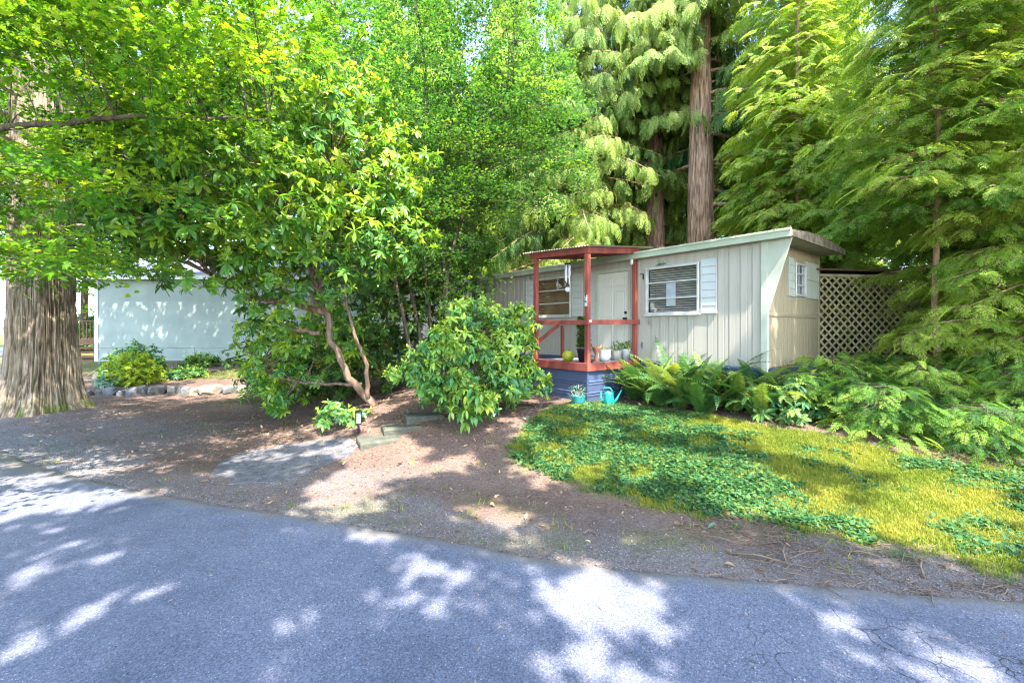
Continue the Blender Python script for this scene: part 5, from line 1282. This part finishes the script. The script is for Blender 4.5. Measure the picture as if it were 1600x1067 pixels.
for k, (lx, ly, s, od) in enumerate(FPOS):
    wx, wy = loc2w(lx, ly); t = thing('sword_fern', f'green sword fern, {od} clump from the porch in the row under the trailer wall', 'fern', (wx, wy, float(hgt(wx, wy)) - .02), group='sword ferns along the trailer')
    for j in range(21):
        o = link('frond', FM[int(r.integers(0, 6))], t); q = r.uniform(.75, 1.15) * s * 1.12; o.scale = (q, q * 1.2, q * 1.08); o.location = (r.normal(0, .04), r.normal(0, .04), 0)
        o.rotation_euler = (r.normal(0, .15), r.uniform(-.35, .25), j * 2.4 + r.normal(0, .2)); o['tint'] = float(r.normal(.5, .25))
# upright single fronds against the wall
# ---- broad leaved plants and neighbour's bed
def bush(label, name, x, y, H, Rr, n, lm, tint, scl, seed, kind='rhodo', cat='shrub', group=None, up=.5, z0=0):
    r = np.random.default_rng(seed); g = float(hgt(x, y)) + z0; t = thing(name, label, cat, (x, y, g), group=group); m = MB(); P = []; AX = []
    for k in range(n):
        d = norm(r.normal(0, 1, 3)); d[2] = abs(d[2]); q = r.uniform(.55, 1.05); P.append((x + d[0] * Rr * q, y + d[1] * Rr * q, g + .06 + d[2] * H * q)); AX.append(d * .7 + np.array([0, 0, up]) + r.normal(0, .2, 3))
        if k % 4 == 0: m.tube([(0, 0, -.03), (d[0] * Rr * q * .4, d[1] * Rr * q * .4, d[2] * H * q * .5), (d[0] * Rr * q, d[1] * Rr * q, d[2] * H * q)], [.008, .006, .003], 4, cap=False)
    link('stem', m.mesh('stem', M['stem']), t, kind='stuff'); P = np.array(P); AX = norm(np.array(AX)); X = norm(np.cross(AX, norm(r.normal(0, 1, AX.shape))))
    scatter('foliage', TEMP[kind], P - np.array([x, y, g]), rot_from(X, AX), r.uniform(.7, 1.2, n) * scl, r.integers(0, len(TEMP[kind]), n), r.normal(tint, .18, n), [M[lm], M['stem']], t); return t
bush('broad leaved plant at the right end of the fern row by the trailer corner', 'hydrangea', 4.35, 7.0, .55, .5, 60, 'lf_clover', .6, .95, 1)
bush('tall leafy shrub against the pale house wall right of its deck', 'leafy_shrub', -13.05, 15.3, 1.25, .95, 170, 'lf_rhodo2', .35, 1.25, 2)
bush('lime yellow bush in the neighbour bed in front of the leafy shrub', 'lime_bush', -11.75, 13.7, .95, .82, 420, 'lf_yel', .62, .55, 3)
bush('small dark shrub at the foot of the pale wall right of the lime bush', 'small_shrub', -11.9, 16.4, .55, .5, 70, 'lf_dark', .5, .9, 4)
bush('low hosta clump near the foot of the pale wall', 'hosta', -13.2, 18.8, .5, .75, 90, 'lf_rhodo2', .55, 1.2, 5)
bush('low spreading green clump on the bare soil of the bed', 'ground_plant', -11.3, 15.3, .3, .7, 110, 'lf_rhodo2', .5, .8, 6)
bush('low pale leaved clump between cedar trunk and edging stones', 'pale_clump', -12.1, 13.2, .3, .45, 60, 'lf_wisp', .4, .7, 7)
bush('dark bush left of the leafy shrub by the deck corner', 'dark_bush', -14.2, 16.2, .8, .6, 80, 'lf_rhodo', .35, 1.0, 8)
r = np.random.default_rng(79); b0 = np.array([-7.6, 17.5, float(hgt(-7.6, 17.5))]); cl = []  # extra tree put in so its crown shades the neighbour wall
for j in range(260): cl.append((r.uniform(-21, -4.5), r.uniform(13.5, 18.8), r.uniform(6.3, 11.5), 1.4))
broad('added tall spreading maple whose crown shades the pale house wall', 'added_maple', b0, [[b0, b0 + (-.3, 0, 4), b0 + (-2, -.5, 7), b0 + (-6, -1, 9)], [b0 + (-.2, 0, 3), b0 + (0, -.4, 7), b0 + (.3, -.6, 11)]], cl, 'bgmaple', 'lf_maple', (.5, .25), 10, 1.2, .9, .3, r0=.2, seed=31, limb_r=.03)
bush('tiny weed on the bank left of the path light', 'weed', -2.75, 7.7, .12, .14, 12, 'lf_maple', .8, .45, 9)
bush('rhododendron seedling on the bank under the leaning trunk', 'rhododendron_seedling', -2.95, 7.75, .35, .5, 30, 'lf_rhodo2', .45, .95, 10)
bush('low leafy sprig right of the lattice foot', 'salal', 8.1, 6.4, .5, .6, 60, 'lf_dark', .7, .8, 11)
bush('salal patch in the shade behind the hemlock seedlings', 'salal', 6.9, 7.6, .5, .7, 70, 'lf_dark', .6, .8, 12)

# ---- woods behind
r = np.random.default_rng(99)
BG = [(-33, 34, 'sunlit deciduous tree far left beyond the driveway end'), (-27, 31, 'tall tree behind the brown deck'), (-20, 34, 'broad tree behind the left part of the pale house'), (-13, 36, 'tree behind the ridge of the pale house'), (-7.5, 33, 'tree behind the right end of the pale house'),
      (-6.5, 22.5, 'leafy tree between pale house and trailer'), (-2, 28, 'leafy tree far behind the vine maple'), (4, 33, 'distant tree seen past the drooping cedar'), (11, 30, 'distant tree between red cedar trunk and hemlocks'), (18, 27, 'distant tree behind the right hemlocks'), (26, 30, 'distant tree at far right'), (-38, 52, 'distant tree beyond the road end at left'), (-44, 27, 'tree beyond the left verge, out past the big cedar'), (-52, 40, 'tree far beyond the left bend of the road'), (-36, 20, 'tree on the left verge beyond the big cedar')]
for k, (x, y, lab) in enumerate(BG):
    H = r.uniform(.55, .85) * y * .8 + 3; g = float(hgt(x, y)); b0 = np.array([x, y, g]); cl = []
    cr = H * .30
    for j in range(110):
        d = norm(r.normal(0, 1, 3)); q = r.uniform(.4, 1.05); cl.append((x + d[0] * cr * q, y + d[1] * cr * q * .8, g + H * .58 + d[2] * H * .44 * q, 2.0))
    broad(lab, 'forest_tree', b0, [[b0, b0 + (.2, 0, H * .35), b0 + (-.1, 0, H * .6), b0 + (.1, .1, H * .9)], [b0 + (0, 0, H * .3), b0 + (1.2, 0, H * .6), b0 + (2, .2, H * .8)]], cl, 'bgmaple', 'lf_maple2' if k % 3 else 'lf_maple', (.45, .25), 8, 1.9, 1.0, .45, r0=.22, seed=500 + k, limb_r=.05, group='woods behind the houses')
CF = [(-15.5, 36.5, 'dark conifer beside the pale house roof'), (0, 24, 'conifer behind the drooping cedar at its left'), (8.5, 24, 'conifer behind the tall red cedar'), (14, 20, 'conifer behind the hemlocks right of the red cedar'), (-24, 41, 'far conifer behind the big cedar trunk'), (19, 16.5, 'conifer at the far right behind the hemlocks'), (-10, 36, 'tall conifer rising over the pale house'), (-4.5, 25, 'conifer rising behind the vine maple')]
for k, (x, y, lab) in enumerate(CF):
    conifer(lab, x, y, .72 * y + 5, .3, 2.0, 4.2, 110, 'cedarbig', 'lf_hem', (.55, .22), .45, .45, 2.0, .6, seed=60 + k, sec=False, name='forest_conifer', bark='bark_red', group='conifers behind the houses')
for k, (x, y, H, Rr, lab) in enumerate(((-7.2, 19.5, 2.6, 2.0, 'green thicket between the pale house and the trailer'), (-3.5, 20.5, 3.0, 2.0, 'thicket behind the left end of the trailer'), (10.5, 12.5, 2.6, 1.7, 'shady thicket behind the lattice'), (12.6, 8.6, 1.9, 1.6, 'shady thicket right of the hemlock trunks'), (-36, 40, 3.0, 5.0, 'sunlit hedge beyond the driveway end'), (-31, 33, 2.2, 3.2, 'sunlit bush left of the brown deck'), (10.2, 6.2, 1.2, 1.1, 'bush at the right edge under the hemlocks'), (15, 30, 6, 6, 'thicket far behind the red cedar'), (3, 28, 6, 6, 'thicket far behind the porch'))):
    bush(lab, 'thicket', x, y, H, Rr, int(260 * max(1, Rr / 3)), 'lf_maple', .5, 1.2 * max(1, Rr / 2.5), 30 + k, kind='bgmaple', group='thickets between the trees')

# ---- tall trees standing behind the camera: crown gaps carved to let sun through in set patches
patches = [(650, 866, 70, 13, 0), (640, 937, 28, 15, 0), (706, 935, 28, 15, 0), (925, 985, 62, 55, 15), (875, 1045, 70, 28, 0), (1060, 1048, 110, 22, 0), (1030, 922, 55, 22, 0), (965, 900, 30, 10, 0), (840, 893, 48, 9, 5), (1330, 980, 75, 28, 25), (1480, 1015, 120, 26, 14), (1290, 935, 60, 12, 0),
           (475, 1000, 17, 17, 0), (440, 960, 22, 12, 0), (70, 775, 95, 22, -6), (30, 745, 60, 14, 0), (170, 768, 55, 9, -10), (55, 965, 55, 16, -28), (130, 943, 18, 14, 0), (95, 845, 40, 6, -20), (20, 1000, 40, 12, -30), (190, 848, 30, 5, -15), (50, 895, 50, 6, -15), (445, 905, 24, 5, 0),
           (605, 710, 62, 16, 0), (560, 738, 60, 10, 0), (540, 765, 75, 11, 0), (515, 780, 50, 7, 0), (540, 702, 22, 6, 0), (225, 655, 50, 5, 0), (240, 680, 35, 5, 0), (175, 705, 40, 6, 0), (170, 724, 45, 5, 0), (350, 670, 30, 4, 0), (735, 787, 34, 9, 0), (775, 806, 25, 7, 0), (830, 805, 25, 9, 0), (820, 843, 38, 10, 0), (700, 725, 40, 8, 0), (560, 822, 35, 6, 0),
           (950, 655, 60, 13, 0), (1030, 648, 45, 9, 0), (860, 732, 55, 12, 0), (1050, 735, 95, 14, 5), (1150, 752, 60, 12, 0), (1130, 690, 45, 10, 0), (1270, 708, 110, 17, 8), (1200, 690, 60, 10, 0), (1390, 730, 60, 12, 0), (1300, 790, 90, 16, 8), (1440, 790, 80, 16, 8), (1540, 790, 90, 40, 25), (1560, 745, 70, 16, 5), (1500, 835, 100, 18, 12), (1170, 780, 60, 8, 5), (920, 700, 30, 6, 0), (1480, 715, 70, 8, 5), (1590, 860, 60, 24, 10), (815, 690, 26, 9, 0), (1020, 690, 30, 6, 0), (1340, 830, 40, 7, 5)]
PT = np.array(patches, float)
def lit(g):
    u, v = px(g[:, 0], g[:, 1], g[:, 2]); out = np.zeros(len(g), bool)
    for (a, b, c, d, an) in PT:
        ca, sa = math.cos(R(an)), math.sin(R(an)); du = u - a; dv = v - b
        X = du * ca + dv * sa; Yq = -du * sa + dv * ca
        out |= (X / (c * (.9 if b > 870 else 1.06 if b < 760 else .95) + 3)) ** 2 + (Yq / (d * (1.25 if a > 790 and b < 860 else 1.05) + 2)) ** 2 < 1
    return out & (g[:, 1] > 1.5)
r = np.random.default_rng(123); N = 9500
Pc = np.stack([r.uniform(-12, 11.5, N), r.uniform(-6.5, 6.2, N), r.uniform(7.6, 10.2, N)], 1)
az = r.uniform(0, 6.28, N); DXc = np.stack([np.cos(az), np.sin(az), r.normal(-.05, .15, N)], 1); Sc = r.uniform(.75, 1.1, N)
ok = np.ones(N, bool); wob = (np.stack([fbm(Pc[:, 0], Pc[:, 1], 1.5, 3), fbm(Pc[:, 0], Pc[:, 1], 1.5, 4)], 1) - .5) * .25
for f_, sd_ in ((0, 0), (.4, .12), (.4, -.12), (.8, 0)):
    q = Pc + DXc * .8 * f_ * Sc[:, None] + np.stack([-DXc[:, 1], DXc[:, 0], 0 * az], 1) * sd_; g = q - sun_dir * ((q[:, 2] - .15) / sun_dir[2])[:, None]
    g[:, 2] = .12; g[:, :2] += wob
    ok &= ~lit(g)
g = Pc - sun_dir * ((Pc[:, 2] - .15) / sun_dir[2])[:, None]
dn = np.where(g[:, 1] > 8.2, .30, np.where(g[:, 1] > 7, .6, .95))
dn = np.where((g[:, 1] > 5.6) & (g[:, 0] < -3), .22, dn); dn = np.where((g[:, 1] > 6.6) & (g[:, 0] < -2), .06, dn)
dn = np.where((g[:, 1] > 8.2) & (g[:, 0] > .5), .5, dn)
elev = (Pc[:, 2] - 1.0 - EYE) / np.maximum(Pc[:, 1] + .8, .01)
ok &= (r.random(N) < dn) & ((Pc[:, 1] < -.8) | (elev > .86))
Pc = Pc[ok]; DXc = DXc[ok]; Sc = Sc[ok]
bases = np.array([(-9.0, -3.2), (-3.2, -5.2), (2.6, -5.0), (8.2, -3.4)]); own = np.argmin(((Pc[:, None, :2] - bases[None]) ** 2).sum(-1), 1)
labs = ['tall roadside maple behind the viewer, at far left', 'tall roadside maple behind the viewer, left of centre', 'tall roadside maple behind the viewer, right of centre', 'tall roadside maple behind the viewer, at far right']
for k in range(4):
    m_ = own == k; b0 = np.array([*bases[k], 0.]); t = thing('roadside_maple', labs[k], 'tree', tuple(b0), group='maples across the road')
    tm = MB(); tm.tube([(0, 0, -.2), (.05, 0, 2), (0, .1, 5), (.1, .2, 8.6)], [.28, .2, .15, .06], 12); link('trunk', tm.mesh('trunk', M['bark_cedar'], True), t)
    lm_ = MB(); Q = Pc[m_]
    for q in Q[::20]:
        d = q - b0; ww = np.linspace(0, 1, 14)[:, None]; mm = np.array([d[0] * .45, d[1] * .45, 4.5 + (d[2] - 4.5) * .65]); ln = np.vstack([np.array([0, .05, 4.5]) * (1 - ww) + mm * ww, mm * (1 - ww) + d * ww]) + b0
        gg = ln - sun_dir * (ln[:, 2] / sun_dir[2])[:, None]; gg[:, 2] = .1
        if lit(gg).any(): continue
        lm_.tube([(0, .05, 4.5), (d[0] * .45, d[1] * .45, 4.5 + (d[2] - 4.5) * .65), tuple(d)], [.022, .016, .006], 5, cap=False)
    link('limbs', lm_.mesh('limbs', M['bark_cedar'], True), t)
    fill('crown', 'canopy', Q, DXc[m_], np.tile([0, 0, 1.], (len(Q), 1)) + r.normal(0, .2, (len(Q), 3)), Sc[m_], r.normal(.5, .2, len(Q)), 'lf_maple', t, 'bark_cedar')

# ------------------------------------------------------------------ grass, clover, litter
r = np.random.default_rng(55)
def ground_pts(n, x0, x1, y0, y1, w):
    X = r.uniform(x0, x1, n); Y = r.uniform(y0, y1, n); ok = (r.random(n) < w(X, Y)) & (np.abs(X / np.maximum(Y, .1)) < 1.28) & (Y > yedge(X) - .02); X, Y = X[ok], Y[ok]
    return np.stack([X, Y, hgt(X, Y)], 1)
def spin(n, tl=.15): a = r.uniform(0, 6.28, n); return rot_from(np.stack([np.cos(a), np.sin(a), r.normal(0, tl, n)], 1), np.array([[0, 0, 1.]]) + r.normal(0, tl, (n, 3)))
def stuffed(name, temps, P, S, tint, mats, label, cat, tl=.15):
    o = scatter(name, temps, P, spin(len(P), tl), S, r.integers(0, len(temps), len(P)), tint, mats); o['label'] = label; o['category'] = cat; return o
cm = lambda x, y: sstep(.46, .56, .55 * fbm(x, y, 1.3, 71) + .45 * fbm(x, y, 4.5, 73) + .09 * sstep(3.2, 2.2, x) - .05 * sstep(2.8, 3.6, x))
P = ground_pts(110000, -1.2, 9, 2.6, 9, lambda x, y: lawn_mask(x, y) ** 2.2 * (1 - .55 * cm(x, y)))
tn = .30 + .55 * fbm(P[:, 0], P[:, 1], 1.9, 72) + r.normal(0, .08, len(P))
stuffed('lawn_grass', [T_tuft(s, 13, .034, .0038, .035, 1.1) for s in (1, 2, 3)], P, r.uniform(.6, 1.2, len(P)), tn, M['lf_grass'], 'short mossy lawn grass below the ferns and hemlocks', 'grass')
P = ground_pts(34000, -1.2, 6, 2.6, 8.5, lambda x, y: lawn_mask(x, y) ** 2.2 * cm(x, y) * .85)
stuffed('clover', [T_clover(s) for s in (1, 2, 3)], P, r.uniform(.7, 1.2, len(P)), r.normal(.42, .2, len(P)), M['lf_clover'], 'dark green clover patches spreading through the lawn', 'clover')
P = ground_pts(26000, -13, 5, 3, 20, lambda x, y: lawn2_mask(x, y) * .8 + .03 * (y < 9))
P = P[(lawn_mask(P[:, 0], P[:, 1]) < .3)]
stuffed('verge_grass', [T_tuft(s, 9, .05, .0045, .045, .8) for s in (4, 5)], P, r.uniform(.5, 1.2, len(P)), r.normal(.45, .2, len(P)), M['lf_grass'], 'thin grass tufts growing in the dirt verge', 'grass')
bare = lambda x, y: (1 - lawn_mask(x, y)) * (1 - .8 * gravel_mask(x, y))
moundw = lambda x, y: bare(x, y) * np.clip(.25 + .9 * np.exp(-(((x + .8) / 2.2) ** 2 + ((y - 7.4) / 1.6) ** 2)) + .5 * (np.exp(-(((x + 3.6) / 1.5) ** 2 + ((y - 8.2) / .8) ** 2))), 0, 1)
P = ground_pts(42000, -10, 8.5, 2.8, 11, moundw)
stuffed('bark_litter', [T_chip(s, .026) for s in (1, 2, 3, 4)], P + [0, 0, .004], r.uniform(.35, 1.2, len(P)), r.normal(.28, .22, len(P)), M['lf_dead'], 'brown bark chips and needles littering the bank', 'leaf litter', .3)
P = ground_pts(2600, -9, 8.5, 2.8, 10, moundw)
stuffed('fallen_leaves', [(np.array(v), f, [0] * len(f), [0] * len(v)) for v, f in (leaf_mesh_data(.09, .035, .6, .5, 3), leaf_mesh_data(.07, .03, -.4, .6, 3), leaf_mesh_data(.05, .03, .9, .3, 3))], P + [0, 0, .012], r.uniform(.5, 1.2, len(P)), r.normal(.6, .25, len(P)), M['lf_dead'], 'dry fallen leaves scattered over the dirt', 'leaf litter', .35)
P = ground_pts(34000, -9.5, 6, 2.8, 9, lambda x, y: (1 - lawn_mask(x, y)) * np.clip(gravel_mask(x, y) * 1.1 + .06, 0, 1))
stuffed('gravel', [T_stone(s, .0085) for s in (1, 2, 3)], P, r.uniform(.35, 1.25, len(P)), np.zeros(len(P)), mat('gravel_stone', (.16, .16, .175), (.30, .29, .29), .9, 90), 'fine grey gravel along the road edge', 'gravel', .4)
P = ground_pts(1300, 1.0, 6, 2.7, 4.6, lambda x, y: (1 - lawn_mask(x, y)) * sstep(1.2, 2.3, x)); P2 = ground_pts(500, -7, 2, 6.5, 9.5, lambda x, y: bare(x, y) * .5); P = np.vstack([P, P2])
stuffed('twig_litter', [T_twig(s) for s in (1, 2, 3)], P + [0, 0, .006], r.uniform(.35, 1.1, len(P)), np.zeros(len(P)), M['bone'], 'small dry twigs strewn on the verge', 'twigs', .06)
P = ground_pts(900, -8, 6, 1.0, 6.5, lambda x, y: (y < 99) * 0.) if False else None
# bits lying on the tarmac
n = 260; X = r.uniform(-7, 5, n); Y = yedge(X) - r.uniform(.02, 2.4, n) ** 1.0; k_ = (Y > 2.0); X, Y = X[k_], Y[k_]
stuffed('road_litter', [T_chip(s, .02) for s in (5, 6)], np.stack([X, Y, np.full(len(X), .034)], 1), r.uniform(.2, .9, len(X)), r.normal(.7, .3, len(X)), M['lf_dead'], 'specks of leaf and bark lying on the tarmac', 'leaf litter', .1)
# sticks and single leaves that can be told apart
for (u, v, L_, a, lab) in ((1440, 872, .34, .9, 'pale bent stick lying across the verge nearest the lawn corner'), (1350, 853, .22, -.4, 'short thick stick at the lawn edge above the twigs'), (1200, 862, .6, -.45, 'long thin brown branch lying along the verge'), (1225, 850, .35, 1.1, 'forked twig crossing the long brown branch'), (920, 820, .10, .4, 'short dark stick on the bare dirt below the clover')):
    z = .08; Y = F * (EYE - z) / (v - 515); X = (u - 800) / F * Y; z = float(hgt(X, Y)) + .012
    m = MB(); m.tube([(-L_ / 2, 0, 0), (-L_ * .1, .03 * L_, .02), (L_ * .25, -.02 * L_, .012), (L_ / 2, .04 * L_, 0)], [.009, .008, .006, .003], 6)
    m.tube([(-L_ * .05, .02 * L_, .018), (L_ * .1, .16 * L_, .03)], [.005, .002], 5)
    o = link('stick', m.mesh('stick', M['bone'], True), label=lab, cat='stick'); o.location = (X, Y, z); o.rotation_euler = (0, 0, a)
for (u, v, lab, mt, s) in ((1066, 812, 'curled orange brown leaf on the dirt below the lawn', 'lf_dead', 1.3), (1120, 812, 'pale leaf on the dirt at the clover edge', 'lf_wisp', 1.1), (870, 811, 'cream leaf on the dirt near the tarmac', 'lf_dead', .9), (765, 780, 'tan stone like leaf on the verge', 'lf_dead', .8), (645, 722, 'green fallen leaf below the lowest step', 'lf_fern', 1.1)):
    Y = F * (EYE - .08) / (v - 515); X = (u - 800) / F * Y; vv, ff = leaf_mesh_data(.11, .06, .9, 1.0, 4)
    o = link('fallen_leaf', MB().add(vv, ff).mesh('fallen_leaf', M[mt], True), label=lab, cat='leaf'); o.location = (X, Y, float(hgt(X, Y)) + .03); o.scale = (s, s, s); o['tint'] = .75; o.rotation_euler = (.2, .1, rng.uniform(0, 6))
